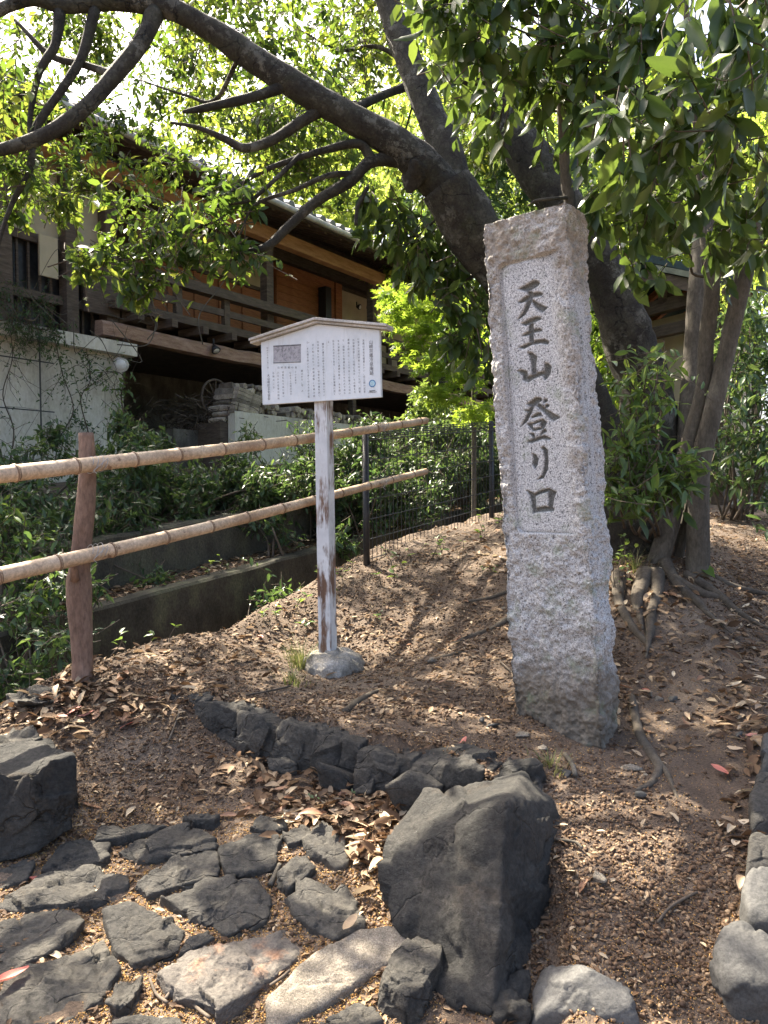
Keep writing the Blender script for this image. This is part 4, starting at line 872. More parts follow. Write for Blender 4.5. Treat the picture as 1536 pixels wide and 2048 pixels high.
# wall behind the balcony
ow = -1.45
a0, a1, a2, a3 = ft(556, ow), ft(672, ow), ft(684, ow), ft(775, ow)
tl0 = ft(285, ow)
hb('plank_wall', a0, a1, ow, ow - .1, ZF, ZP + .2, 'wood_red')
for i, z in enumerate(np.arange(ZF + .05, ZP + .1, .155)): hb('wall_plank', a0 + .01, a1 - .01, ow + .022, ow + .002, z, z + .147, 'wood_red')
hb('corner_post', a1, a2, ow + .06, ow - .12, ZF, ZP + .2, 'wood_red')
hb('plaster_wall', a2, a3, ow, ow - .1, ZF + .0, ZP + .1, 'cream')
hb('corner_post', a3, a3 + .16, ow + .06, ow - .12, ZF, ZP + .2, 'wood_dark'); hb('plaster_wall', a3 + .16, TR, ow, ow - .1, ZF, ZP + .1, 'cream')
hb('door_panel', tl0, a0 - .35, ow, ow - .1, ZF, ZP - .52, 'wood_red'); hb('plaster_wall', tl0, a0 - .35, ow - .01, ow - .1, ZP - .45, ZP + .2, 'cream'); hb('door_lintel', tl0, a0 - .35, ow + .05, ow - .1, ZP - .52, ZP - .45, 'wood_dark')
hb('dark_doorway', a0 - .35, a0, ow - .05, ow - .12, ZF, ZP + .2, 'wood_dark')
for t in np.linspace(tl0, a0 - .35, 6): hb('door_stile', t - .03, t + .03, ow + .035, ow + .003, ZF, ZP - .52, 'wood_red')
fx0, fx1 = ft(604, ow), ft(650, ow)
fl_o = hb('flue_box', fx0, fx1, ow + .30, ow + .03, ZF + .45, ZF + .95, 'black_metal'); hb('flue_pipe', fx1 - .22, fx1 - .02, ow + .26, ow + .05, ZF + .95, ZP - .05, 'black_metal')
tb_ = ft(728, ow)
# closed end on the left: posts, dark window, cream panels
for px_ in (18, 150, 228):
    t = ft(px_, -.2); hb('house_post', t - .09, t + .09, -.16, -.34, 2.2, ZP - .1, 'wood_dark')
hb('plaster_wall', TL, tB + .1, -.36, -.46, 3.45, ZP + .2, 'cream'); hb('window_lintel', TL, tB + .1, -.30, -.355, 3.40, 3.52, 'wood_dark')
hb('dark_window', TL, tB + .1, -.42, -.46, 2.2, 3.44, 'black_metal'); hb('window_rail', TL, tB + .1, -.25, -.34, 2.62, 2.74, 'wood_dark')
for t in np.arange(TL + .1, tB, .16): hb('window_bar', t - .015, t + .015, -.345, -.38, 2.2, 3.40, 'wood_dark')
q0, q1 = ft(86, -.24), ft(122, -.24); hb('notice_panel', q0, q1, -.20, -.235, 2.95, 3.5, 'cream')
# eaves
hb('eave_purlin', TL, TR, .06, -.12, ZP - .13, ZP + .11, 'wood_beam', bevel=.01)
hb('wall_purlin', TL, TR, ow + .1, ow - .1, ZP + .25, ZP + .45, 'wood_dark')
SLP = .42
def rz(o): return ZE + (.75 - o) * SLP
rm_ = [hp(0, .72, 0) - hp(0, 0, 0)]
for t in np.arange(TL + .2, TR, .46):
    MB().beam(hp(t, .70, rz(.70) - .075), hp(t, -2.2, rz(-2.2) - .075), .07, .10).build('rafter', MAT['wood_dark'], house)
roof = MB().prism([hp(TL, .75, rz(.75)), hp(TR, .75, rz(.75)), hp(TR, .75, rz(.75) + .05), hp(TL, .75, rz(.75) + .05)], [hp(TL, -4.5, rz(-4.5)), hp(TR, -4.5, rz(-4.5)), hp(TR, -4.5, rz(-4.5) + .05), hp(TL, -4.5, rz(-4.5) + .05)]).build('roof', MAT['wood_dark'], house)
MB().beam(hp(TL, .72, rz(.75) - .03), hp(TR, .72, rz(.75) - .03), .05, .09).build('eave_board', MAT['wood_dark'], roof)
V, F = tube([hp(t, .84, rz(.75) - .03) for t in np.linspace(TL, TR, 12)], .05, 10); mk('gutter', V, F, MAT['grey_board'], roof, True)
tv = []; tn = 9
sA = hp(0, .82, rz(.82) + .055) - hp(0, 0, 0); sB_ = hp(0, -4.5, rz(-4.5) + .055) - hp(0, 0, 0)
def tilemesh(kind):
    V = []; F = []; st = 17; L = sB_ - sA
    up = np.array((0, 0, 1.0))
    for i in range(st):
        for e in (0, 1):
            c = sA + L * ((i + e) / st) + up * (.022 if e == 0 else 0)
            for a in np.linspace(0, math.pi, tn):
                if kind: V.append(c + UD * math.cos(a) * .085 + up * math.sin(a) * .085)
                else: V.append(c + UD * (a / math.pi - .5) * .20 + up * (-.03 * math.sin(a) + .012))
        b = i * 2 * tn
        for j in range(tn - 1): F.append((b + j, b + j + 1, b + tn + j + 1, b + tn + j))
        if kind: F.append(tuple(b + j for j in range(tn)))
    return mesh('roof_tile', V, F, MAT['tile'], False)
tm1, tm0 = tilemesh(1), tilemesh(0)
for t in np.arange(TL + .1, TR, .28):
    link('roof_tile', tm1, roof, hp(t, 0, 0) - np.array((0, 0, EYE)) + np.array((0, 0, EYE))); link('roof_tile', tm0, roof, hp(t + .14, 0, 0))
# things on and under the balcony
def lamp(name, loc, mat, label, aim, r):
    e_ = empty(name, loc, label, 'lamp'); aim = nrm(aim)
    V, F = tube([loc, loc + aim * r * .5, loc + aim * r * 1.3, loc + aim * r * 1.35], [r * .45, r * .7, r, r * .92], 14); mk('lamp_shade', V, F, MAT[mat], e_, True)
    V, F = tube([loc + aim * r * 1.2, loc + aim * r * 1.45], [r * .8, r * .6], 12); mk('bulb', V, F, MAT['lamp_white'], e_, True)
    V, F = tube([loc + np.array((0, 0, r * 1.5)), loc], [r * .2, r * .2], 8); mk('bracket', V, F, MAT[mat], e_, True)
q = fh(417, 694, -.08); lamp('floodlight', hp(q[0], .04, q[1]), 'black_metal', 'dark floodlight slung under the log beam of the balcony', NO * .6 + np.array((0, 0, -.8)), .08)
q = fh(240, 732, .02); lamp('wall_lamp', hp(q[0], .0, q[1]), 'grey_board', 'round white lamp fixed at the corner of the plaster base wall', NO + np.array((-.5, 0, 0)), .11)
for i, px_ in enumerate((716, 738)):
    t, z = fh(px_, 612, ow + .2); lamp('spotlight', hp(t, ow + .16, z), 'black_metal', 'small black spotlight, one of a pair on the cream plaster wall', NO + np.array((.5 - i, 0, -.5)), .07)
for o in [o for o in C.objects if o.name.startswith('spotlight')]: o['group'] = 'pair of spotlights on the plaster'
# low plaster wall in front of the firewood
lw0 = fh(470, 822, .5); zc = lw0[1]; cA = hp(lw0[0], .5, zc); cB = P(325, 851, 14.4); cB[2] = cA[2]; cC = hp(ft(735, .5), .5, zc)
def wallseg(a, b, th, zb):
    d = nrm((b - a) * np.array((1, 1, 0))); n_ = np.array((d[1], -d[0], 0)) * -th; lo = lambda p: np.array((p[0], p[1], zb))
    return MB().prism([lo(a), lo(b), lo(b + n_), lo(a + n_)], [a, b, b + n_, a + n_])
lwall = empty('low_wall', np.array((cA[0], cA[1], EYE - .6)), 'low cream plaster wall with a sharp corner in front of the firewood', 'wall')
wallseg(cA, cC, .16, EYE - .6).build('wall_face', MAT['plaster'], lwall); wallseg(cB, cA - nrm(cA - cB) * .004, .15, EYE - .6).build('wall_return', MAT['plaster'], lwall)
# firewood: every log a thing
def logmesh(kind, seed):
    g = np.random.default_rng(seed); L = .42
    if kind == 0:
        V, F = tube([(0, -L / 2, 0), (0, 0, .004), (0, L / 2, 0)], [.05, .052, .049], 9, .1, seed)
    else:
        pr = np.array([(-.055, -.03), (.06, -.035), (.05, .03), (-.01, .055)]) * (1 + .2 * g.normal(size=(4, 2))); m_ = MB().prism([(x, -L / 2, y) for x, y in pr], [(x, L / 2, y) for x, y in pr]); V, F = np.vstack(m_.V), m_.F
    return mesh('firewood_log', V, F, MAT['firewood'])
LM = [logmesh(i % 2, i) for i in range(6)]
nl_ = 0
for (pxa, pxb, oo, ztop, lab, grp) in ((440, 545, .16, 1.92, 'split firewood log stacked under the balcony at the corner of the low wall', 'firewood stacked by the wall corner'), (560, 725, .16, 1.66, 'firewood log in the long stack behind the notice board', 'long firewood stack')):
    t0, t1 = ft(pxa, oo), ft(pxb, oo); rows = int((ztop - (zc - .12)) / .095)
    for r_ in range(rows):
        x = t0 + .03 * r_
        while x < t1 - .02 * r_:
            if nl_ > 280: break
            z = zc - .12 + r_ * .095 + random.uniform(-.01, .01); o = link('firewood_log', LM[nl_ % 6], None, hp(x, oo + random.uniform(-.05, .05), z), (Matrix.Rotation(math.atan2(UD[1], UD[0]) + random.uniform(-.1, .1), 4, 'Z') @ Matrix.Rotation(random.uniform(0, 6.28), 4, 'Y')).to_quaternion(), (random.uniform(.8, 1.1),) * 3)
            tag(o, lab, 'firewood', grp); nl_ += 1; x += random.uniform(.09, .115)
plat = hb('log_platform', ft(440, .3), ft(740, .3), .33, -.4, .3, zc - .175, 'wood_dark')
# a leaning bundle of split planks on the corner and a dark brushwood heap
t_, z_ = fh(470, 790, .42)
for i in range(7):
    a = hp(t_ - .10 + .02 * i, .44, zc + .005 + .062 * i); b = hp(t_ + .52 + .02 * i, .36, zc - .02 + .05 * i)
    tag(MB().beam(a, b, .10, .055).build('split_plank', MAT['firewood']), 'pale split plank in the leaning pile on the low wall corner', 'firewood', 'leaning split planks')
g = np.random.default_rng(3); cA_ = P(395, 835, 12.6); A = cA_ + g.normal(size=(700, 3)) * np.array((.42, .35, .17)); D = nrm(g.normal(size=(700, 3)) * np.array((1, 1, .5)))
tag(sticks('brushwood_heap', None, MAT['twig'], A - D * .11, A + D * .11, .008, .005), 'dark heap of brushwood under the balcony beside the firewood', 'brushwood')
hb('heap_platform', ft(340, -.3), ft(455, -.3), -.2, -1.6, -.2, fh(395, 862, -.3)[1], 'concrete')
wc = P(432, 797, 12.55); we = empty('cart_wheel', wc - np.array((0, 0, .30)), 'old dark spoked cart wheel leaning behind the firewood', 'wheel')
wx = nrm(UD); wy = np.array((0, 0, 1.0))
V, F = tube([wc + (wx * math.cos(a) + wy * math.sin(a)) * .31 for a in np.linspace(0, 2 * math.pi, 37)], .022, 8); mk('rim', V, F, MAT['wood_dark'], we, True)
for a in np.linspace(0, 2 * math.pi, 12, endpoint=False):
    V, F = tube([wc, wc + (wx * math.cos(a) + wy * math.sin(a)) * .30], .011, 6); mk('spoke', V, F, MAT['wood_dark'], we)
V, F = tube([wc - NO * .05, wc + NO * .05], .05, 12); mk('hub', V, F, MAT['wood_dark'], we, True)
# trellis wires on the base wall
tr_ = empty('wire_trellis', hp(ft(85, .1), .1, 0), 'black wire trellis fixed to the cream base wall', 'trellis')
for px_ in (-40, 85):
    V, F = tube([hp(ft(px_, .1), .1, -.7), hp(ft(px_, .1), .1, 2.1)], .011, 6); mk('upright_wire', V, F, MAT['wire'], tr_)
for py_ in (720, 820, 922):
    t, z = fh(60, py_, .1); V, F = tube([hp(ft(-60, .1), .1, z), hp(ft(112, .1), .1, z)], .009, 6); mk('cross_wire', V, F, MAT['wire'], tr_)

# ================================================================== small gabled hall behind the right-hand trees
G0 = P(1318, 640, 9.5); hall = empty('gabled_hall', np.array((G0[0], G0[1], g1(G0[0], G0[1]))), 'small brown timber hall with a green copper ridge glimpsed behind the tree trunks', 'hall')
gx_ = nrm((.86, .5, 0)); gy_ = np.array((-gx_[1], gx_[0], 0)); ap = P(1306, 540, 9.5)
def hq(a, b, z): return np.array((ap[0], ap[1], 0)) + gx_ * a + gy_ * b + np.array((0, 0, ap[2] + z))
zg = g1(G0[0], G0[1]) - ap[2] - .2
for sg_ in (-1, 1):
    m_ = MB(); A_ = [hq(-.2, 0, 0), hq(-.2, sg_ * 1.3, -.55), hq(-.2, sg_ * 1.3, -.48), hq(-.2, 0, .07)]; B_ = [hq(1.5, 0, 0), hq(1.5, sg_ * 1.3, -.55), hq(1.5, sg_ * 1.3, -.48), hq(1.5, 0, .07)]
    m_.prism(A_, B_).build('roof', MAT['green_copper'], hall)
    for k_ in range(4): MB().beam(hq(-.05 + k_ * .45, sg_ * .05, -.08), hq(-.05 + k_ * .5, sg_ * 1.22, -.575), .06, .08).build('rafter', MAT['wood_red'], hall)
    MB().beam(hq(-.14, sg_ * .02, -.10), hq(-.14, sg_ * 1.28, -.63), .05, .14).build('bargeboard', MAT['wood_dark'], hall)
    MB().beam(hq(.25, sg_ * .8, zg), hq(.25, sg_ * .8, -.4), .16, .16, gx_).build('post', MAT['wood_dark'], hall)
MB().beam(hq(-.25, 0, .10), hq(1.5, 0, .10), .16, .10).build('ridge', MAT['green_copper'], hall)
MB().beam(hq(.25, -1.1, -.42), hq(.25, 1.1, -.42), .14, .16).build('tie_beam', MAT['wood_dark'], hall); MB().beam(hq(.25, -1.0, -.74), hq(.25, 1.0, -.74), .12, .14).build('tie_beam', MAT['wood_dark'], hall)
MB().beam(hq(.25, 0, -.40), hq(.25, 0, -.06), .14, .14, gx_).build('king_post', MAT['wood_dark'], hall)
MB().prism([hq(.5, -.72, zg), hq(.95, -.72, zg), hq(.95, .72, zg), hq(.5, .72, zg)], [hq(.5, -.72, -.5), hq(.95, -.72, -.5), hq(.95, .72, -.5), hq(.5, .72, -.5)]).build('wall', MAT['cream'], hall)
# pale block and kerb on the sunny ground far right
bx = hit(1505, 1000); bx = P(1520, 930, 10.5); zz = g1(bx[0], bx[1])
tag(MB().prism([(bx[0] - .5, bx[1], zz - .1), (bx[0] + 2.5, bx[1] + .6, zz - .1), (bx[0] + 2.4, bx[1] + 1.1, zz - .1), (bx[0] - .6, bx[1] + .5, zz - .1)], [(bx[0] - .5, bx[1], zz + .45), (bx[0] + 2.5, bx[1] + .6, zz + .45), (bx[0] + 2.4, bx[1] + 1.1, zz + .45), (bx[0] - .6, bx[1] + .5, zz + .45)]).build('concrete_block', MAT['footing'], None, False, .01), 'pale grey concrete block on the sunny ground beyond the bushes', 'block')
up_ = P(1382, 700, 16); V, F = tube([(up_[0], up_[1], 0), (up_[0], up_[1], 9)], [.16, .13], 14); tag(mk('utility_pole', V, F, MAT['footing'], None, True), 'grey concrete utility pole behind the small hall', 'pole')

# ================================================================== trees
def limb(parent, name, rows, k=14, mat='bark', lump=.07, seed=0, n=7):
    q = crom(rows, n); q[:, 3] *= {'bough': .84, 'branch': .78}.get(name, 1.0); V, F = tube(q[:, :3], np.maximum(q[:, 3], .002), k, lump, seed); mk(name, V, F, MAT[mat], parent, True); return q
def grounded(rows):
    r = [list(q) for q in rows]; r[0][2] = min(r[0][2], g1(r[0][0], r[0][1])) - .10; return r
def px_rows(*rows): return [(*P(a, b, c), r) for a, b, c, r in rows]
def branch_to(parent, skel, target, r0, seed, mat='bark', name='branch'):
    """a bough from the nearest point of the skeleton to a clump of leaves"""
    g = np.random.default_rng(seed); S_ = np.vstack(skel); d = np.linalg.norm(S_[:, :3] - target, axis=1) + np.maximum(0, S_[:, 2] - target[2]) * .6; i = int(np.argmin(d)); a = S_[i, :3]; L = np.linalg.norm(target - a)
    if L < .15: return
    mid1 = a + (target - a) * .35 + g.normal(size=3) * L * .07 + np.array((0, 0, .08 * L)); mid2 = a + (target - a) * .7 + g.normal(size=3) * L * .07 + np.array((0, 0, .06 * L)); r = min(r0, S_[i, 3] * .6)
    q = limb(parent, name, [(*a, r), (*mid1, r * .75), (*mid2, r * .5), (*target, r * .22)], 6, mat, .05, seed, 4); skel.append(q)
big = empty('evergreen_tree', np.array((*P(1262, 1100, 4.95)[:2], P(1262, 1100, 4.95)[2])), 'old evergreen tree with dark leaning trunks and a long bough arching over the path', 'tree')
sk = []
sk.append(limb(big, 'trunk', grounded(px_rows((1262, 1130, 4.95, .27), (1245, 1040, 4.9, .21), (1205, 900, 4.85, .175), (1125, 720, 4.75, .165), (1020, 560, 4.65, .165), (940, 455, 4.58, .165), (890, 370, 4.52, .155))), 22, 'bark', .09, 1))
sk.append(limb(big, 'trunk', grounded(px_rows((1300, 1130, 5.2, .30), (1306, 1000, 5.15, .22), (1302, 880, 5.1, .19), (1290, 780, 5.1, .18), (1260, 690, 5.1, .172), (1221, 577, 5.1, .150), (1165, 470, 5.12, .145), (1100, 375, 5.2, .15), (1030, 270, 5.25, .13), (990, 160, 5.3, .11), (960, 40, 5.35, .09), (930, -120, 5.4, .07), (880, -330, 5.4, .04))), 22, 'bark', .09, 2))
sk.append(limb(big, 'bough', px_rows((905, 400, 4.54, .145), (850, 335, 4.48, .135), (790, 285, 4.42, .115), (700, 235, 4.36, .102), (600, 176, 4.3, .095), (500, 112, 4.25, .085), (410, 52, 4.2, .074), (330, 14, 4.15, .068), (230, 4, 4.1, .055), (130, 12, 4.05, .045), (50, 0, 4.0, .04), (-80, 60, 3.95, .03)), 18, 'bark', .10, 3))
sk.append(limb(big, 'bough', px_rows((925, 430, 4.56, .14), (890, 300, 4.6, .115), (845, 190, 4.65, .105), (808, 95, 4.7, .095), (778, 10, 4.75, .085), (750, -110, 4.8, .07), (700, -300, 4.9, .045)), 18, 'bark', .09, 4))
V, F = rockgeo(P(832, 345, 4.42) + rng.normal(size=(24, 3)) * .055, 4, .012, 14, 9, 10); mk('burl', V, F, MAT['bark'], big, True)
for i, rows in enumerate([
    px_rows((810, 322, 4.46, .055), (745, 322, 4.4, .048), (700, 362, 4.36, .044), (630, 405, 4.3, .038), (575, 455, 4.25, .033), (530, 495, 4.2, .028), (470, 505, 4.16, .012)),
    px_rows((745, 322, 4.4, .04), (718, 288, 4.37, .034), (650, 300, 4.3, .026), (590, 318, 4.25, .022), (520, 345, 4.2, .018), (460, 385, 4.15, .012), (420, 430, 4.1, .006)),
    px_rows((650, 215, 4.34, .05), (600, 245, 4.3, .042), (545, 280, 4.25, .036), (490, 296, 4.2, .032), (450, 278, 4.18, .025), (395, 255, 4.15, .016), (340, 245, 4.1, .008)),
    px_rows((572, 172, 4.28, .042), (520, 190, 4.22, .036), (460, 205, 4.18, .032), (400, 218, 4.14, .026), (365, 224, 4.12, .012)),
    px_rows((310, 25, 4.14, .065), (285, 80, 4.08, .058), (230, 150, 4.0, .054), (170, 215, 3.92, .05), (90, 270, 3.85, .045), (0, 300, 3.8, .04), (-90, 310, 3.75, .03)),
    px_rows((190, 20, 4.08, .04), (165, 110, 4.02, .034), (130, 170, 3.98, .03), (70, 260, 3.95, .026), (60, 340, 3.92, .022), (30, 395, 3.9, .018), (8, 450, 3.88, .014), (-10, 520, 3.86, .008)),
    px_rows((120, 20, 4.05, .04), (110, 90, 4.0, .032), (80, 140, 3.96, .026), (62, 220, 3.93, .02), (58, 280, 3.9, .01)),
    px_rows((230, 150, 4.0, .03), (170, 130, 4.05, .026), (100, 110, 4.1, .022), (30, 40, 4.12, .012)),
    px_rows((600, 310, 4.25, .018), (560, 350, 4.2, .016), (500, 400, 4.15, .012), (440, 410, 4.12, .008)),
    px_rows((720, 350, 4.38, .026), (660, 350, 4.3, .020), (590, 380, 4.25, .016), (510, 410, 4.2, .012), (480, 470, 4.15, .006)),
    px_rows((690, 225, 4.5, .03), (780, 185, 4.9, .035), (870, 160, 5.1, .04), (985, 165, 5.28, .05)),
    px_rows((480, 110, 4.3, .02), (430, 200, 4.5, .016), (370, 190, 4.6, .01), (280, 160, 4.7, .006)),
    px_rows((860, 160, 5.1, .03), (760, 95, 5.2, .02), (680, 100, 5.3, .012), (600, 60, 5.3, .006))]):
    sk.append(limb(big, 'branch', rows, 10, 'bark', .08, 20 + i, 6))
V, F = tube(crom(px_rows((735, 375, 4.36, .014), (715, 415, 4.34, .012), (712, 450, 4.33, .008))[0:3], 5)[:, :3], .011, 7); mk('branch', V, F, MAT['bark'], big, True)
# crown: clumps over the whole visible top left and on above the frame, thinner where the sky shows and to let sun patches through
g = np.random.default_rng(21); cl = []; cr = []
holes = [(310, 290, 60), (30, 70, 50), (110, 190, 35), (205, 250, 35), (400, 400, 110), (230, 340, 60), (80, 420, 130)]
while len(cl) < 128:
    x, y, d = g.uniform(-330, 1050), g.uniform(-1000, 330), g.uniform(4.9, 9.0)
    if any(math.hypot(x - a, y - b) < r + 40 for a, b, r in holes): continue
    if y > 250 and x < 420: continue
    if y < -60 and (g.random() < .50 or vnoise(np.array([[x / 420, y / 420, d * .4]]), 1.0, 6)[0] < -.05): continue
    q = P(x, y, d)
    if q[2] - g1(q[0], q[1]) < 2.0: continue
    ln = (q[2] - .6) / SDIR[2]; lx_, ly_ = q[0] - SDIR[0] * ln, q[1] - SDIR[1] * ln      # where its shade falls
    if y < -20 and -2.6 < lx_ < 1.7 and .8 < ly_ < 5.4: continue  # none shading the clearing from above; the added sprays set its dapples
    cl.append(q); cr.append(g.uniform(.34, .62))
clh, crh = [], []
for x, y, d, r in ((250, 420, 4.2, .22), (330, 470, 4.2, .24), (420, 450, 4.15, .25), (480, 410, 4.2, .2), (230, 510, 4.2, .2), (180, 530, 4.15, .16), (390, 520, 4.15, .22), (480, 520, 4.1, .16), (270, 590, 4.12, .14), (300, 540, 4.1, .18), (40, 350, 3.9, .16), (20, 200, 4.0, .3), (120, 230, 5.4, .3), (60, 300, 5.6, .28), (200, 300, 5.6, .26), (290, 350, 5.4, .26), (150, 330, 5.2, .18), (350, 330, 5.2, .22), (440, 380, 5.0, .2), (20, 120, 5.2, .35), (100, 60, 5.5, .35), (60, 370, 5.0, .22), (120, 400, 5.2, .2), (180, 380, 5.0, .2), (20, 430, 5.0, .16), (240, 250, 6.0, .3), (320, 200, 6.2, .3), (160, 160, 6.0, .3), (380, 140, 6.0, .35), (60, 180, 6.2, .3),
                   (600, 330, 5.2, .25), (680, 380, 5.4, .22), (560, 260, 5.0, .25), (470, 200, 5.0, .3), (640, 70, 5.2, .4), (560, 20, 5.2, .3), (720, 140, 5.4, .35), (640, 250, 5.7, .3)):
    clh.append(P(x, y, d)); crh.append(r)
n_gen = len(cl)
for X_ in np.arange(-2.5, 1.8, .62):                          # extra sprays added up the sun's path to dapple the ground
    for Y_ in np.arange(.9, 5.5, .62):
        if g.random() < (.46 if Y_ > 3.3 else .58): continue
        gp = np.array((X_ + g.uniform(-.16, .16), Y_ + g.uniform(-.16, .16), .5)); q = gp + np.array(SDIR) * g.uniform(4.4, 6.6); cl.append(q); cr.append(g.uniform(.24, .34))
sp = sprays(cl, cr, 36, 8, .076, .28, 31, .75, .2, .8)
sph = sprays(clh, crh, 17, 8, .080, .30, 32, .75, .2, .8); foliage('low_foliage', big, MAT['leaf_crown'], sph, LEAF8, 1.1, 33); sticks('twigs', big, MAT['twig'], sph[4], sph[5], .004, .0018)
foliage('crown', big, MAT['leaf_crown'], sp, LEAF8, 1.15, 31)  # includes the sprays added for dappled shade
sticks('twigs', big, MAT['twig'], sp[4], sp[5], .004, .0018)
for i, (q, r) in enumerate(zip(cl + clh, cr + crh)): branch_to(big, sk, q, .022, 300 + i)
# droop of big dark leaves right of the notice board
cl2 = [P(x, y, d) for x, y, d in ((790, 470, 4.9), (850, 500, 4.8), (900, 560, 4.8), (820, 540, 5.0), (930, 640, 4.7), (880, 450, 5.1), (950, 700, 4.7), (760, 440, 5.0), (905, 500, 5.0), (960, 590, 5.0))]
sp = sprays(cl2, .26, 15, 7, .115, .75, 41, .9, .2, .5); foliage('drooping_foliage', big, MAT['leaf_dark'], sp, LEAF8, 1.25, 41); sticks('twigs', big, MAT['twig'], sp[4], sp[5], .005, .002)
for i, q in enumerate(cl2): branch_to(big, sk, q, .016, 500 + i)
# roots
for i, rows in enumerate([[(1238, 1150, .04), (1236, 1200, .030), (1252, 1232, .026), (1268, 1262, .024), (1290, 1285, .016)], [(1312, 1150, .05), (1314, 1190, .034), (1304, 1225, .030), (1300, 1265, .022), (1296, 1295, .012)], [(1330, 1130, .05), (1350, 1165, .036), (1392, 1205, .028), (1415, 1230, .018), (1440, 1255, .008)], [(1345, 1160, .04), (1400, 1190, .028), (1440, 1200, .022), (1500, 1240, .010)], [(1290, 1150, .05), (1275, 1200, .035), (1280, 1235, .02)],
                          [(1262, 1400, .018), (1280, 1470, .018), (1308, 1520, .02), (1318, 1545, .016), (1300, 1575, .012), (1275, 1585, .008)], [(1315, 1530, .014), (1335, 1555, .01), (1350, 1590, .006)], [(1370, 1150, .03), (1430, 1190, .028), (1480, 1230, .02), (1536, 1260, .012)],
                          [(910, 1292, .018), (945, 1275, .02), (985, 1262, .02), (1020, 1240, .016)], [(690, 1425, .016), (715, 1405, .016), (755, 1388, .010)], [(850, 1330, .010), (900, 1318, .012), (930, 1312, .008)], [(930, 1205, .010), (980, 1195, .012), (1015, 1185, .012)], [(1420, 1150, .02), (1470, 1175, .02), (1536, 1190, .014)]]):
    pr = []
    for x, y, r in rows:
        h_ = hit(x, y); pr.append((h_[0], h_[1], g1(h_[0], h_[1]) + r * .05, r))
    pr.append((pr[-1][0] * 2 - pr[-2][0] * 1, pr[-1][1] * 2 - pr[-2][1] * 1, g1(pr[-1][0], pr[-1][1]) - .03, .004))
    limb(big, 'root', pr, 9, 'root', .12, 60 + i, 6)
# young stem rising behind the stone pillar, with the large hanging leaves
sap = empty('young_tree', hit(1165, 1330) * np.array((1, 1, 1)), 'slim young tree rising behind the stone pillar', 'tree')
b0 = P(1190, 1300, 3.75); b0[2] = g1(b0[0], b0[1]) - .05
ss = [limb(sap, 'stem', [(*b0, .035)] + px_rows((1165, 800, 3.7, .031), (1142, 430, 3.62, .028), (1132, 360, 3.6, .026), (1122, 200, 3.55, .023), (1106, 60, 3.5, .02), (1095, -80, 3.45, .016), (1080, -260, 3.4, .01)), 12, 'bark_grey', .04, 5)]
ss.append(limb(sap, 'branch', px_rows((1136, 395, 3.6, .012), (1100, 398, 3.5, .010), (1070, 402, 3.45, .008), (1055, 412, 3.42, .004)), 8, 'bark_grey', .05, 6))
# multi-stemmed tree
mt = empty('multi_stem_tree', hit(1395, 1118), 'tree with a cluster of slender grey stems and large glossy hanging leaves', 'tree')
ms = []
for i, rows in enumerate([px_rows((1396, 1140, 4.5, .075), (1399, 953, 4.48, .058), (1423, 833, 4.45, .055), (1447, 730, 4.42, .052), (1474, 611, 4.4, .05), (1498, 508, 4.35, .05), (1520, 420, 4.3, .046), (1560, 250, 4.2, .04), (1600, 50, 4.1, .03)),
                          px_rows((1306, 1095, 4.6, .07), (1345, 1025, 4.6, .055), (1379, 884, 4.55, .05), (1406, 782, 4.5, .047), (1413, 679, 4.48, .045), (1424, 577, 4.45, .045), (1414, 500, 4.42, .036), (1405, 380, 4.4, .03), (1390, 200, 4.3, .024), (1370, 0, 4.2, .018)),
                          px_rows((1424, 577, 4.45, .035), (1445, 500, 4.42, .032), (1462, 430, 4.4, .028), (1470, 300, 4.3, .022), (1450, 100, 4.2, .016), (1420, -100, 4.1, .01)),
                          px_rows((1360, 1100, 4.9, .10), (1375, 930, 4.95, .085), (1388, 760, 5.0, .08), (1400, 560, 5.05, .075), (1412, 420, 5.1, .065), (1430, 200, 5.1, .045), (1440, 0, 5.1, .03)),
                          px_rows((1350, 1110, 4.65, .03), (1375, 1030, 4.62, .028), (1405, 900, 4.6, .026), (1440, 760, 4.55, .022), (1462, 640, 4.5, .018), (1490, 500, 4.4, .01)),
                          px_rows((1498, 508, 4.35, .028), (1530, 470, 4.3, .022), (1570, 380, 4.2, .012))]):
    ms.append(limb(mt, 'stem', grounded(rows) if i in (0, 1, 3, 4) else rows, 14, 'bark_grey', .05, 80 + i))
cl3 = []; g = np.random.default_rng(77)
for _ in range(40): cl3.append(P(g.uniform(1120, 1680), g.uniform(-420, 330), g.uniform(2.9, 5.0)))
cl3 += [P(x, y, d) for x, y, d in ((1230, 280, 2.75), (1300, 230, 2.6), (1340, 330, 2.9), (1270, 380, 3.2), (1400, 400, 3.3), (1480, 330, 3.2), (1330, 450, 3.4), (1230, 440, 3.5), (1450, 250, 2.9), (1500, 430, 3.6), (1380, 150, 3.0), (1200, 180, 3.1), (1520, 120, 2.5), (1420, 60, 2.6), (1320, 520, 4.1), (1480, 480, 3.9), (1530, 520, 4.1), (1290, 440, 3.7), (1420, 480, 3.8), (1540, 380, 3.6))]
sp3 = sprays(cl3, .26, 9, 7, .118, .75, 51, .9, .2, .35)
cl4 = [P(x, y, d) for x, y, d in ((900, 60, 3.4), (960, 100, 3.3), (1000, 40, 3.4), (1060, 120, 3.4), (1100, 60, 3.3), (1050, 230, 3.6), (1150, 140, 3.3), (880, -60, 3.3), (1000, -100, 3.3), (1120, -120, 3.2), (940, 200, 3.9), (1180, 20, 3.2), (1240, 80, 3.0))]
sp4 = sprays(cl4, .28, 14, 7, .110, .7, 52, .9, .2, .35)
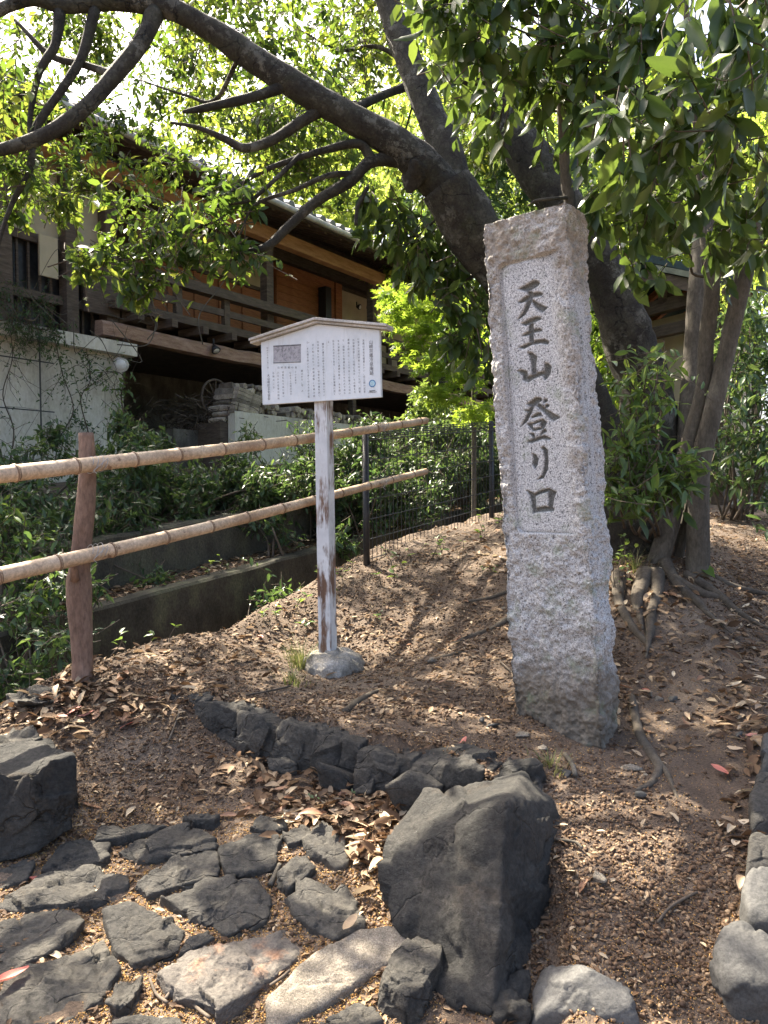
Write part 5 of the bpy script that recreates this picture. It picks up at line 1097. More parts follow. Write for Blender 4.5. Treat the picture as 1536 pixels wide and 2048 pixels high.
def split_big(sp, parent, mat, tag_name, nmax, seed):
    """largest leaves in view as leaves of their own, the rest as one mass"""
    pos = sp[0]; rel = (pos - CO) @ CM3; depth = -rel[:, 2]; x = 768 + FPX * rel[:, 0] / depth; y = 1024 - FPX * rel[:, 1] / depth
    inv = (x > -20) & (x < 1556) & (y > -20) & (y < 900) & (depth > .5); size = np.where(inv, sp[3] / depth, 0); pick = np.argsort(-size)[:nmax]; keep = np.ones(len(pos), bool); keep[pick] = False
    foliage('crown', parent, mat, sp, LEAF8, 1.3, seed, keep); g = np.random.default_rng(seed)
    ms_ = []
    for v in range(5):
        n = 7; V = []; F = []
        for i in range(n):
            s = i / (n - 1); w = .5 * math.sin(math.pi * min(1, s * .92 + .03)) ** .8 * .46 * (1 - .25 * s); zc = -.16 * s * s + .02 * math.sin(s * 5 + v); wave = .02 * math.sin(s * 11 + v)
            V += [(s, -w, zc + w * .30 + wave), (s, -w * .5, zc + w * .12), (s, 0, zc - .01), (s, w * .5, zc + w * .12), (s, w, zc + w * .30 - wave)]
        for i in range(n - 1):
            for j in range(4): F.append((i * 5 + j, (i + 1) * 5 + j, (i + 1) * 5 + j + 1, i * 5 + j + 1))
        ms_.append(mesh('leaf', V, F, mat, True, {'rnd': np.full(len(V), .15 + .18 * v)}))
    X, Y, Z = orient(sp[1], sp[2])
    for n, i in enumerate(pick):
        m3 = Matrix([X[i], Y[i], Z[i]]).transposed(); link('leaf', ms_[n % 5], parent, pos[i], m3.to_quaternion(), (sp[3][i] * 1.12,) * 3)
split_big(sp3, mt, MAT['leaf_dark'], 'leaf', 210, 61); sticks('twigs', mt, MAT['twig'], sp3[4], sp3[5], .004, .002)
split_big(sp4, sap, MAT['leaf_dark'], 'leaf', 90, 62); sticks('twigs', sap, MAT['twig'], sp4[4], sp4[5], .004, .002)
for i, q in enumerate(cl3): branch_to(mt, ms, q, .014, 700 + i, 'bark_grey')
for i, q in enumerate(cl4): branch_to(sap, ss, q, .009, 800 + i, 'bark_grey')

def bush(name, label, cat, centre_list, rad, ntw, nlf, L, mat, seed, base=None, tpl=LEAF8, droop=.2, group=None, flat=.8, wid=1.0, stem='twig', tw=.22, upn=.8):
    cs = np.array(centre_list); b = np.array(base) if base is not None else np.array((cs[:, 0].mean(), cs[:, 1].mean(), 0)); b[2] = g1(b[0], b[1]) if base is None else b[2]
    e = empty(name, b, label, cat, group); sp = sprays(cs, rad, ntw, nlf, L, droop, seed, flat, tw, upn); foliage('foliage', e, MAT[mat], sp, tpl, wid, seed); sticks('twigs', e, MAT[stem], sp[4], sp[5], .003, .0015)
    g = np.random.default_rng(seed)
    for i, c in enumerate(cs):
        st = b + g.normal(size=3) * np.array((.06, .06, 0)); limb(e, 'stem', [(*st, .012), (*(st * .5 + c * .5 + g.normal(size=3) * .05), .009), (*c, .004)], 6, stem, .05, seed + i, 4)
    return e
# leafy sapling between the pillar and the grey stems
bush('leafy_sapling', 'sapling with long narrow arching leaves between the pillar and the grey stems', 'sapling', [P(x, y, d) for x, y, d in ((1290, 740, 4.0), (1260, 800, 4.0), (1310, 830, 3.95), (1330, 760, 4.1), (1280, 890, 3.9), (1240, 930, 3.9), (1320, 950, 3.85), (1290, 980, 3.8), (1350, 930, 3.95), (1250, 990, 3.8), (1275, 850, 4.0))], .17, 9, 6, .10, 'leaf_fresh', 111, hit(1310, 1080), LEAF8, .35, None, .9, .8)
bush('leafy_sapling', 'dark broad-leaved sapling low between the pillar and the leaning grey stem', 'sapling', [P(x, y, d) for x, y, d in ((1270, 900, 4.1), (1300, 930, 4.0), (1360, 960, 4.0), (1230, 960, 4.0), (1330, 1000, 4.0), (1265, 1000, 4.0))], .17, 9, 6, .105, 'leaf_dark', 112, hit(1290, 1090), LEAF8, .5)
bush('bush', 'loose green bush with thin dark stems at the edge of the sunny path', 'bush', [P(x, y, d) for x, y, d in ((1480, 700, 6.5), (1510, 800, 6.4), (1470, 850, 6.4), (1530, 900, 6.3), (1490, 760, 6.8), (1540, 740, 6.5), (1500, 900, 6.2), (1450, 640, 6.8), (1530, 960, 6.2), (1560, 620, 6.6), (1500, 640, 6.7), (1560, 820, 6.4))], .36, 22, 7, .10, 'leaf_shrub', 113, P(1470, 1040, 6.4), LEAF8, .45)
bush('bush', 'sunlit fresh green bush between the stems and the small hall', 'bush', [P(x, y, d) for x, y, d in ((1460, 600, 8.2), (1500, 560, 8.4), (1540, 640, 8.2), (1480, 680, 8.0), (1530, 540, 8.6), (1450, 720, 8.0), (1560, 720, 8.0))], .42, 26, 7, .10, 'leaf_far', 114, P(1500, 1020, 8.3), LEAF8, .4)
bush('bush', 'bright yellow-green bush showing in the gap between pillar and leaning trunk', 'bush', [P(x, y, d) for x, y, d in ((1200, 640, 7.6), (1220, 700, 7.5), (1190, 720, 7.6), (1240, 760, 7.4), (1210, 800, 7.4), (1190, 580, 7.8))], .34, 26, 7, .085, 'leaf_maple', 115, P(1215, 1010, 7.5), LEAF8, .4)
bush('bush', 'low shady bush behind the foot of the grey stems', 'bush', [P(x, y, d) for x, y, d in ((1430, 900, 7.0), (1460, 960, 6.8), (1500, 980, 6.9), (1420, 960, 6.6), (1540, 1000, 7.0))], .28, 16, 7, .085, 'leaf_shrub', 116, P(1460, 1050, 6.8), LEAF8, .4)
# maple in fresh leaf
mp = empty('maple_tree', np.array((*P(945, 830, 7.6)[:2], g1(*P(945, 830, 7.6)[:2]) )), 'young maple in fresh yellow-green leaf beyond the mesh fence', 'tree')
mb = P(945, 1000, 7.6); mb[2] = g1(mb[0], mb[1]) - .1
sm = [limb(mp, 'trunk', [(*mb, .028), (*P(948, 820, 7.6), .024), (*P(940, 720, 7.6), .02), (*P(915, 640, 7.5), .022), (*P(880, 590, 7.5), .01)], 10, 'bark_grey', .05, 7)]
clm = [P(x, y, d) for x, y, d in ((830, 610, 7.4), (880, 620, 7.3), (850, 660, 7.3), (920, 690, 7.2), (870, 730, 7.2), (800, 640, 7.6), (930, 760, 7.3), (880, 790, 7.2), (960, 700, 7.7), (830, 700, 7.5), (910, 620, 7.8), (950, 830, 7.4), (790, 590, 7.9))]
sp = sprays(clm, .30, 40, 8, .07, .25, 121, .45, .18, 1.6); foliage('crown', mp, MAT['leaf_maple'], sp, MAPLE, 1, 121)
for i, q in enumerate(clm): branch_to(mp, sm, q, .012, 900 + i, 'bark_grey')
# trees further back
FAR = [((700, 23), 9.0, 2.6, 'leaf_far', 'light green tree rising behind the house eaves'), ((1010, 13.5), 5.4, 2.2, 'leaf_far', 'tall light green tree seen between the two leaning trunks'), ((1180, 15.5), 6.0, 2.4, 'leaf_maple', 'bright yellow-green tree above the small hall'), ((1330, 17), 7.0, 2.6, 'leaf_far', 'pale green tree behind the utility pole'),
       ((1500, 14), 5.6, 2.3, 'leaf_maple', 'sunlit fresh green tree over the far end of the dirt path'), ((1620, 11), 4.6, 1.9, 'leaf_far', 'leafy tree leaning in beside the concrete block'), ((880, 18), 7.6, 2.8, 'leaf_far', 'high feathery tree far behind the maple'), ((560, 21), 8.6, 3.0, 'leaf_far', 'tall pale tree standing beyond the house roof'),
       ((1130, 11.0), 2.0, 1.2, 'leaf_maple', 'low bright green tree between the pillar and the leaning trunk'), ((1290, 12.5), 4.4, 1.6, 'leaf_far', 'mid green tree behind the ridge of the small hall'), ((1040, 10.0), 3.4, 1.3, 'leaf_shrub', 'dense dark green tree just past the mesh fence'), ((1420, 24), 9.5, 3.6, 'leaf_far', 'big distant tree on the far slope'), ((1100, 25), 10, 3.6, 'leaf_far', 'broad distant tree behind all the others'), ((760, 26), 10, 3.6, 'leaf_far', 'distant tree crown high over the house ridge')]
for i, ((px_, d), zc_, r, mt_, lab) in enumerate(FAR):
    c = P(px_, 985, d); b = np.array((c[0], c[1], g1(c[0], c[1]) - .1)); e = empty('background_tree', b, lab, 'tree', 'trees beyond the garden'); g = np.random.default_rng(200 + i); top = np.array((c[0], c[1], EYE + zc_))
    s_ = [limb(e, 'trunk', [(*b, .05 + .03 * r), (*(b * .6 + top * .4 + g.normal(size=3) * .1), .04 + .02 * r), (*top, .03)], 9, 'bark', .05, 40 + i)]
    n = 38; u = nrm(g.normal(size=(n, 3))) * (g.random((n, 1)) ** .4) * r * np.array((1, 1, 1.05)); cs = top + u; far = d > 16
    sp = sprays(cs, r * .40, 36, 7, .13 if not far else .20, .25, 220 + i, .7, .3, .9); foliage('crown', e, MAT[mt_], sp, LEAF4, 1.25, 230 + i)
    for j in range(0, n, 2): branch_to(e, s_, cs[j], .03, 1000 + i * 40 + j)

# ================================================================== shrubs of the bank below the house
SHR = [(40, 960, 6.6, .40, 'leaf_shrub', 'dense dark shrub against the cream base wall under the upper bamboo rail'), (130, 1020, 6.2, .42, 'leaf_shrub', 'broad-leaved shrub spilling over the wall left of the log post'), (260, 960, 6.9, .42, 'leaf_shrub', 'bushy shrub right of the log post behind the upper rail'), (360, 985, 7.1, .40, 'leaf_shrub', 'bamboo-leaved shrub between the two rails'),
       (450, 975, 7.5, .40, 'leaf_shrub', 'tall dark shrub below the low plaster wall corner'), (540, 975, 7.7, .42, 'leaf_shrub', 'rounded shrub left of the notice board post'), (600, 940, 8.2, .42, 'leaf_shrub', 'dark shrub hidden partly by the notice board post'), (700, 920, 8.4, .42, 'leaf_shrub', 'green shrub between the notice board post and the mesh fence post'), (720, 1010, 7.6, .35, 'leaf_shrub', 'low dark shrub at the foot of the garden wall by the mesh fence'),
       (820, 900, 9.0, .45, 'leaf_shrub', 'shrub seen through the near end of the mesh fence'), (930, 900, 9.6, .45, 'leaf_shrub', 'shrub seen through the mesh fence beside the pillar'), (880, 840, 10, .42, 'leaf_fresh', 'light green shrub topping the mesh fence'), (180, 1080, 5.9, .32, 'leaf_shrub', 'low shrub hanging over the ditch wall by the log post'),
       (310, 1000, 6.9, .36, 'leaf_shrub', 'dark shrub overhanging the stained garden wall'), (480, 1010, 7.4, .34, 'leaf_shrub', 'shrub trailing over the garden wall below the lower bamboo rail'), (620, 1010, 7.7, .36, 'leaf_shrub', 'deep green shrub directly behind the notice board post'), (-40, 1020, 6.0, .4, 'leaf_shrub', 'shrub at the far left end of the bank'), (240, 910, 8.0, .33, 'leaf_shrub', 'light shrub against the right end of the base wall'), (780, 970, 8.2, .38, 'leaf_shrub', 'shadowy shrub behind the mesh fence post'), (880, 980, 8.8, .4, 'leaf_shrub', 'shadowy shrub low behind the middle of the mesh fence'), (980, 960, 9.4, .42, 'leaf_shrub', 'shadowy shrub where the mesh fence meets the pillar'), (1040, 880, 10.5, .5, 'leaf_shrub', 'shrub hidden mostly behind the pillar')]
for i, (x, y, d, r, m_, lab) in enumerate(SHR):
    g = np.random.default_rng(400 + i); c = P(x, y, d); cs = c + g.normal(size=(9, 3)) * np.array((r * .85, r * .5, r * .45)); b = np.array((c[0], c[1], 0)); b[2] = g1(b[0], b[1])
    bush('shrub', lab, 'shrub', cs, r * .55, 30, 8, .085 if i % 3 else .07, m_, 410 + i, b, LEAF8, .3, 'shrubs on the bank below the house', .85, .8 if i in (3, 5, 6) else 1.0)
for i, (t_, lab) in enumerate(((.9, 'shrub drooping over the garden wall just right of the log post'), (1.6, 'small-leaved shrub hanging over the left part of the garden wall'), (3.9, 'shrub hanging over the garden wall beside the sign post'), (4.8, 'shrub hanging over the garden wall near the mesh fence post'), (5.8, 'shrub hanging over the garden wall inside the mesh fence'), (7.2, 'shrub hanging over the far end of the garden wall'), (0.1, 'shrub hanging over the garden wall left of the log post'))):
    g = np.random.default_rng(520 + i); c = fl(t_, 2.15); c[2] = z1(t_) + .45; cs = c + UD * g.normal(size=(7, 1)) * .26 + ND * (g.normal(size=(7, 1)) * .16 - .12) + np.array((0, 0, 1)) * g.normal(size=(7, 1)) * .13; b = fl(t_, 2.3); b[2] = g1(b[0], b[1])
    bush('shrub', lab, 'shrub', cs, .20, 20, 7, .07, 'leaf_shrub', 530 + i, b, LEAF8, .5, 'shrubs hanging over the garden wall', .9, .9)
for i, (t_, sd_, lab) in enumerate(((3.0, 1.6, 'weed with dark leaves on the ledge below the shrubs'), (4.4, 1.2, 'dark leafy weed in the ditch by the sign post'), (5.0, .95, 'leafy weed climbing the ditch wall left of the mesh fence post'), (5.6, 1.55, 'weed on the ledge behind the mesh fence'), (2.4, 1.0, 'low fern-like weed down in the ditch'))):
    g = np.random.default_rng(560 + i); c = fl(t_, sd_); c[2] = g1(c[0], c[1]) + .16 + (.25 if sd_ < 1.3 else 0); cs = c + g.normal(size=(4, 3)) * np.array((.1, .1, .08)); b = fl(t_, sd_); b[2] = g1(b[0], b[1])
    bush('ditch_weed', lab, 'plant', cs, .15, 12, 6, .07, 'leaf_shrub', 570 + i, b, LEAF8, .35, 'weeds in the ditch', .9, 1.1)
for i, (x, y, d, lab) in enumerate(((30, 1210, 4.6, 'nandina-like leafy plant with yellow-green tips at the ditch edge'), (80, 1290, 4.3, 'leafy plant with pale edged leaves filling the ditch by the log post'), (-10, 1110, 4.9, 'tall leafy plant at the left end of the lower bamboo rail'), (110, 1180, 4.7, 'bushy plant rising from the ditch behind the log post'), (40, 1340, 4.05, 'low leafy plant beside the half buried flat stone'))):
    g = np.random.default_rng(440 + i); c = P(x, y, d); cs = c + g.normal(size=(5, 3)) * np.array((.16, .12, .14)); b = np.array((c[0], c[1], g1(c[0], c[1])))
    bush('ditch_plant', lab.replace('nandina-like leafy', 'leafy'), 'plant', cs, .17, 10, 6, .085, 'leaf_fresh' if i in (0, 2) else 'leaf_shrub', 450 + i, b, LEAF8, .25, 'plants growing in the ditch')
bush('climbing_vine', 'dense climber tumbling over the top of the base wall', 'vine', [hp(ft(x, .2), .2, fh(x, y, .2)[1]) for x, y in ((10, 600), (50, 640), (90, 620), (30, 660), (110, 660), (70, 690), (-20, 640))], .34, 40, 7, .055, 'leaf_shrub', 470, hp(ft(40, .2), .15, 2.2), LEAF4, .4, None, .8)
def vine(label, pts, seed, L=.05, nlf=260, mat='leaf_shrub'):
    A = np.array([hp(ft(x, .03), .03 if y > 700 else .12, fh(x, y, .03)[1]) for x, y in pts]); e = empty('climbing_vine', np.array((*A[0][:2], A[0][2])), label, 'vine', 'vines on the base wall'); g = np.random.default_rng(seed); mains = []
    q = crom(np.column_stack([A, np.linspace(.012, .004, len(A))]), 6); V, F = tube(q[:, :3], q[:, 3], 6, .05, seed); mk('stem', V, F, MAT['twig'], e); 
    S0 = q[g.integers(0, len(q), 40), :3]; S1 = S0 + (UD * g.normal(size=(40, 1)) * .28 + np.array((0, 0, 1)) * g.normal(size=(40, 1)) * .3); sticks('twigs', e, MAT['twig'], S0, S1, .004, .002)
    i = g.integers(0, 40, nlf); f_ = g.random((nlf, 1)); pos = S0[i] * (1 - f_) + S1[i] * f_ + g.normal(size=(nlf, 3)) * .03 + NO * .03; D = nrm(g.normal(size=(nlf, 3)) + np.array((0, 0, -.8))); U = nrm(np.tile(NO, (nlf, 1)) + g.normal(size=(nlf, 3)) * .4)
    V, F = leaves(pos, D, U, L * (.7 + .6 * g.random(nlf)), LEAF8); o = mk('foliage', V, F, MAT[mat], e, False, {'rnd': np.repeat(g.random(nlf), 8)}); o['kind'] = 'stuff'
vine('thin leafless-looking vine fanning out on the left of the trellis', [(20, 930), (30, 860), (10, 790), (30, 720), (20, 660)], 480, .045, 60)
vine('vine with small leaves climbing right of the trellis upright', [(110, 940), (120, 880), (150, 820), (130, 750), (110, 690), (100, 640)], 481, .05, 420)
vine('leafy vine climbing near the right end of the base wall', [(190, 930), (180, 870), (165, 800), (185, 760), (170, 700)], 482, .05, 300)
vine('ivy with broad fresh leaves under the round white lamp', [(250, 830), (246, 790), (252, 760), (240, 745), (200, 745)], 483, .09, 70, 'leaf_fresh')

# bare twigs over the balcony
g = np.random.default_rng(9); tw = empty('bare_creeper', hp(ft(250, .3), .3, 2.3), 'tangle of bare pale creeper stems hanging in front of the balcony', 'creeper')
for i in range(16):
    x, y = g.uniform(110, 320), g.uniform(540, 680); a = np.array(hp(ft(x, .35), .35, fh(x, y, .35)[1])); rows = [(*a, .007)]
    for k_ in range(4): a = a + UD * g.normal() * .28 + np.array((0, 0, g.normal() * .22)) + NO * g.normal() * .06; rows.append((*a, .006 - .001 * k_))
    limb(tw, 'stem', rows, 5, 'bark_grey', 0, 90 + i, 5)
for i, pts in enumerate(([(310, 540), (300, 600), (320, 650), (300, 680)], [(460, 540), (450, 570), (410, 620), (402, 650), (410, 690)], [(330, 545), (310, 590), (318, 640), (300, 690), (240, 690)])):
    limb(tw, 'stem', [(*hp(ft(x, .5), .5, fh(x, y, .5)[1]), .008) for x, y in pts], 6, 'bark_grey', 0, 120 + i, 6)

# ================================================================== seedlings, grass, litter
def seedling(x, y, n, L, seed, label, mat='leaf_fresh', hgt=.12, group='seedlings along the bank'):
    h_ = hit(x, y); b = np.array((h_[0], h_[1], g1(h_[0], h_[1]))); e = empty('seedling', b, label, 'seedling', group); g = np.random.default_rng(seed)
    for k_ in range(max(2, n // 4)):
        s_ = b + np.array((g.normal() * .045, g.normal() * .035, -.01)); tip = s_ + np.array((g.normal() * .05, g.normal() * .04, hgt * g.uniform(.4, 1.15) + .01)); V, F = tube([s_, (s_ + tip) / 2 + g.normal(size=3) * .01, tip], [.003, .0025, .0015], 5); mk('stem', V, F, MAT['twig'], e)
        for j in range(int(g.integers(3, 7))):
            pos = s_ + (tip - s_) * (1 if j < 2 else g.uniform(.4, 1)); a = g.uniform(0, 6.28); D = nrm(np.array((math.cos(a), math.sin(a), g.uniform(-.2, .8)))); l_ = L * g.uniform(.35, 1.0)
            V, F = leaves([pos], np.array([D]), np.array([nrm((g.normal() * .3, g.normal() * .3, 1.0))]), l_, LEAF8, g.uniform(1.0, 1.5)); mk('leaf', V, F, MAT[mat], e, True, {'rnd': np.full(8, g.random())})
SL = 'small bright seedling with a few oval leaves at the edge of the ditch'
for i, (x, y, n, L, hh) in enumerate(((262, 1300, 7, .06, .10), (325, 1290, 7, .065, .10), (430, 1255, 14, .06, .13), (470, 1240, 14, .06, .14), (520, 1235, 7, .06, .1), (545, 1240, 7, .055, .1), (655, 1190, 14, .07, .17), (690, 1165, 14, .07, .16), (790, 1140, 14, .07, .14), (850, 1120, 14, .065, .16), (900, 1105, 14, .06, .15), (950, 1085, 14, .06, .15), (990, 1062, 14, .06, .18), (600, 1225, 7, .07, .12), (780, 1165, 7, .06, .1))):
    seedling(x, y, n, L, 600 + i, SL, 'leaf_fresh', hh)
for i, (x, y) in enumerate(((960, 1150), (750, 1240), (620, 1255))): seedling(x, y, 7, .05, 640 + i, 'tiny lone seedling growing on the open earth behind the pillar and the sign', 'leaf_fresh', .07, 'lone seedlings on the earth')
for i, (x, y, n) in enumerate(((1235, 1130, 21), (1225, 1165, 14), (1255, 1185, 14))): seedling(x, y, n, .055, 650 + i, 'leafy weed growing at the foot of the leaning trunk beside the pillar', 'leaf_fresh', .2, 'weeds at the trunk foot')
for i, (x, y) in enumerate(((683, 1585), (720, 1590), (735, 1592))): seedling(x, y, 7, .022, 660 + i, 'tiny fern-like sprig at the base of the stone kerb', 'leaf_shrub', .03, 'sprigs under the kerb')
bl = hit(1405, 1150); e = empty('single_leaf_shoot', bl, 'single large lime-green leaf on a short shoot beside the grey stems', 'seedling'); V, F = tube([bl - np.array((0, 0, .02)), bl + np.array((0, 0, .05))], .003, 5); mk('stem', V, F, MAT['twig'], e)
V, F = leaves([bl + np.array((-.02, 0, .07))], np.array([nrm((.5, -.5, -.5))]), np.array([[0, -.7, .7]]), .12, LEAF8, 1.7); mk('leaf', V, F, MAT['leaf_maple'], e, True, {'rnd': np.full(8, .4)})
def tuft(x, y, n, L, seed, label):
    h_ = hit(x, y); g = np.random.default_rng(seed); V = []; F = []; rn = []
    for i in range(n):
        a = g.uniform(0, 6.28); r = abs(g.normal()) * .05; px_, py_ = h_[0] + math.cos(a) * r, h_[1] + math.sin(a) * r; b = np.array((px_, py_, g1(px_, py_) - .003)); d = np.array((math.cos(a), math.sin(a), 0)); l_ = L * g.uniform(.5, 1.2); s = np.array((-d[1], d[0], 0)) * .0028; k0 = len(V); bend = g.uniform(.3, 1.0)
        for f_ in (0, .4, .75, 1):
            q = b + d * l_ * bend * f_ ** 1.7 + np.array((0, 0, l_ * (f_ - .45 * bend * f_ * f_))); V += [q - s * (1 - f_ * .95), q + s * (1 - f_ * .95)]
        for j in range(3): F.append((k0 + 2 * j, k0 + 2 * j + 1, k0 + 2 * j + 3, k0 + 2 * j + 2))
        rn += [g.random()] * 8
    tag(mk('grass_tuft', np.array(V), F, MAT['grass'], None, False, {'rnd': rn}), label, 'grass', None)
tuft(605, 1335, 150, .17, 1, 'tuft of thin dry-green grass against the concrete footing of the sign')
tuft(585, 1365, 60, .10, 2, 'short sparse grass tuft just in front of the tall one by the sign')
tuft(1270, 1140, 40, .18, 3, 'few long grass blades at the foot of the leaning trunk')
tuft(1100, 1535, 60, .05, 4, 'mossy little grass tuft behind the big ridged boulder')

# ground cover too fine to count
def inpoly(X, Y, polys):
    m_ = np.zeros(len(X), bool)
    for pg in polys: m_ |= pip(X, Y, pg)[0]
    return m_
def scatter(n, seed, px0, px1, py0, py1, ok=None):
    """points on the ground spread evenly over the picture's ground area"""
    g = np.random.default_rng(seed); d = None; out = np.zeros((0, 2))
    x = g.uniform(px0, px1, n); y = g.uniform(py0, py1, n); dirs = (CM3 @ np.stack([(x - 768) / FPX, (1024 - y) / FPX, -np.ones(n)])).T
    lo = np.full(n, 1.0); hi = np.full(n, 9.0); done = np.zeros(n, bool); dd = np.full(n, 9.0)
    for s_ in np.linspace(1.3, 8, 140):
        q = CO + dirs * s_; b = (q[:, 2] < gzf(q[:, 0], q[:, 1])) & ~done; dd[b] = s_; done |= b
    q = (CO + dirs * dd[:, None])[done]; rel = q[:, :2] - F0[:2]; s = rel @ ND[:2]; q = q[s < .22]
    return q[:, :2] + g.normal(size=(len(q), 2)) * .03
OCT = (np.array([(1, 0, 0), (-1, 0, 0), (0, 1, 0), (0, -1, 0), (0, 0, 1), (0, 0, -1)]) * 1.0, np.array([(0, 2, 4), (2, 1, 4), (1, 3, 4), (3, 0, 4), (2, 0, 5), (1, 2, 5), (3, 1, 5), (0, 3, 5)]))
def pebbles(name, label, XY, smin, smax, mat, seed, tpl, lift=.3, el=.6):
    g = np.random.default_rng(seed); n = len(XY); T, F = tpl; k_ = len(T); sz = smin + (smax - smin) * g.random(n) ** 2; q = g.normal(size=(n, 3, 3)); X = nrm(q[:, 0] * np.array((1, 1, .4))); Y = nrm(np.cross(q[:, 1], X)); Z = np.cross(X, Y)
    z = gz(XY[:, 0], XY[:, 1]) + sz * lift; c = np.column_stack([XY, z]); e1_ = (el * (.55 + .7 * g.random(n)))[:, None, None]; e2_ = (el * (.5 + .7 * g.random(n)))[:, None, None]; V = c[:, None] + sz[:, None, None] * (T[None, :, 0:1] * X[:, None] + e1_ * T[None, :, 1:2] * Y[:, None] + e2_ * T[None, :, 2:3] * Z[:, None]) + g.normal(size=(n, k_, 3)) * sz[:, None, None] * .12
    FF = (F[None] + (np.arange(n) * k_)[:, None, None]).reshape(-1, 3); return tag(mk(name, V.reshape(-1, 3), FF, mat, None, True, {'rnd': np.repeat(g.random(n), k_)}), label, 'ground cover', None, 'stuff')
I1 = ico(1)
XY = scatter(46000, 1, -60, 1600, 1060, 2060); den = vnoise(np.column_stack([XY, XY[:, :1] * 0]), 2.2, 55); gsel = np.random.default_rng(2).random(len(XY)); on = inpoly(XY[:, 0], XY[:, 1], PMASK)
pathw = lambda Q: sstep(.42, .18, np.abs(Q[:, 0] - (.72 + .20 * Q[:, 1]) - .02)) * sstep(2.25, 2.5, Q[:, 1]) * sstep(4.6, 4.0, Q[:, 1])   # the trodden strip right of the pillar
gsel = gsel + .6 * pathw(XY)
XYa = XY[(gsel < np.clip(.42 + .85 * den, .10, .9)) & ~on]
pebbles('acorns', 'fallen brown acorns and small stones strewn over the earth', XYa, .0035, .0105, MAT['acorn'], 5, I1, .22, .72)
XY = scatter(60000, 3, -60, 1600, 1060, 2060); den = vnoise(np.column_stack([XY, XY[:, :1] * 0]), 1.7, 75)
pebbles('crumbs', 'fine ochre husks and crumbs of leaf on the earth and between the flagstones', XY[np.random.default_rng(4).random(len(XY)) < np.where(inpoly(XY[:, 0], XY[:, 1], PMASK), .03, .65 + .4 * den)], .0018, .0045, MAT['crumb'], 6, OCT, .4, .5)
XY = scatter(26000, 31, -60, 1600, 1070, 1440); pebbles('grit', 'brown grit and acorn husks on the upper terrace', XY[np.random.default_rng(32).random(len(XY)) < .62 + .4 * vnoise(np.column_stack([XY, XY[:, :1] * 0]), 3.1, 33) - .7 * pathw(XY)], .0045, .0125, MAT['acorn'], 34, I1, .2, .65)
XY = scatter(30000, 35, -60, 830, 1620, 2060); XY = XY[~inpoly(XY[:, 0], XY[:, 1], PMASK)]; pebbles('joint_crumbs', 'ochre husks filling the joints between the flagstones', XY, .002, .0055, MAT['crumb'], 36, OCT, .5, .5)
def flakes(name, label, XY, lmin, lmax, seed, mat, zoff=.004, tilt=.28):
    g = np.random.default_rng(seed); n = len(XY); z = gz(XY[:, 0], XY[:, 1]) + zoff; a = g.random(n) * 6.283; D = np.column_stack([np.cos(a), np.sin(a), g.normal(size=n) * tilt]); U = nrm(np.array((0, 0, 1)) + g.normal(size=(n, 3)) * tilt); V, F = leaves(np.column_stack([XY, z]), D, U, lmin + (lmax - lmin) * g.random(n), LEAF8, 1.1)
    return tag(mk(name, V, F, mat, None, True, {'rnd': np.repeat(g.random(n), 8)}), label, 'ground cover', None, 'stuff')
XY = scatter(30000, 7, -60, 1600, 1060, 2060); den = vnoise(np.column_stack([XY, XY[:, :1] * 0]), 1.9, 95); w = .50 + .6 * den + np.where(inpoly(XY[:, 0], XY[:, 1], PMASK), -.5, 0) - .38 * sstep(.3, .7, XY[:, 0]) * sstep(3.6, 2.9, XY[:, 1]) - .6 * pathw(XY)
flakes('leaf_litter', 'broken dry leaf scraps scattered over the earth', XY[(np.random.default_rng(8).random(len(XY)) < w) & ~inpoly(XY[:, 0], XY[:, 1], EMASK)], .008, .034, 9, MAT['litter'])
XY = scatter(13000, 41, -60, 1600, 1005, 1440); flakes('terrace_litter', 'chips of dry leaf and bark over the upper terrace and the far path', XY[np.random.default_rng(42).random(len(XY)) < .55 + .6 * vnoise(np.column_stack([XY, XY[:, :1] * 0]), 2.4, 43) - .7 * pathw(XY)], .016, .055, 44, MAT['litter'], .006, .35)
t_ = rng.uniform(-1, 9, 2600); s_ = rng.uniform(1.44, 1.92, 2600); q = F0 + UD * t_[:, None] + ND * s_[:, None]
flakes('ledge_litter', 'drift of brown dead leaves on the ledge between the two ditch walls', q[:, :2], .04, .09, 10, MAT['litter'], .015)
gd = np.random.default_rng(91); pq = []
for n_, cx, cy, sx, sy in ((420, 680, 1622, 95, 34), (110, 745, 1700, 28, 45), (170, 180, 1392, 95, 26), (120, 60, 1440, 70, 26), (120, 1495, 1440, 40, 70), (110, 1480, 1260, 70, 50), (150, 1290, 1180, 50, 40), (160, 990, 1095, 55, 35), (90, 520, 1560, 80, 30), (60, 1510, 1640, 25, 60), (130, 420, 1330, 130, 40)):
    for _ in range(n_):
        h_ = hit(cx + gd.normal() * sx, cy + gd.normal() * sy); pq.append(h_[:2])
pq = np.array(pq); rel_ = (pq - F0[:2]) @ ND[:2]; pq = pq[(rel_ < .2) & ~inpoly(pq[:, 0], pq[:, 1], PMASK + EMASK)]
flakes('leaf_drift', 'matted drifts of dead leaves against the kerb, post and stones', pq, .035, .085, 12, MAT['litter'], .012, .42)
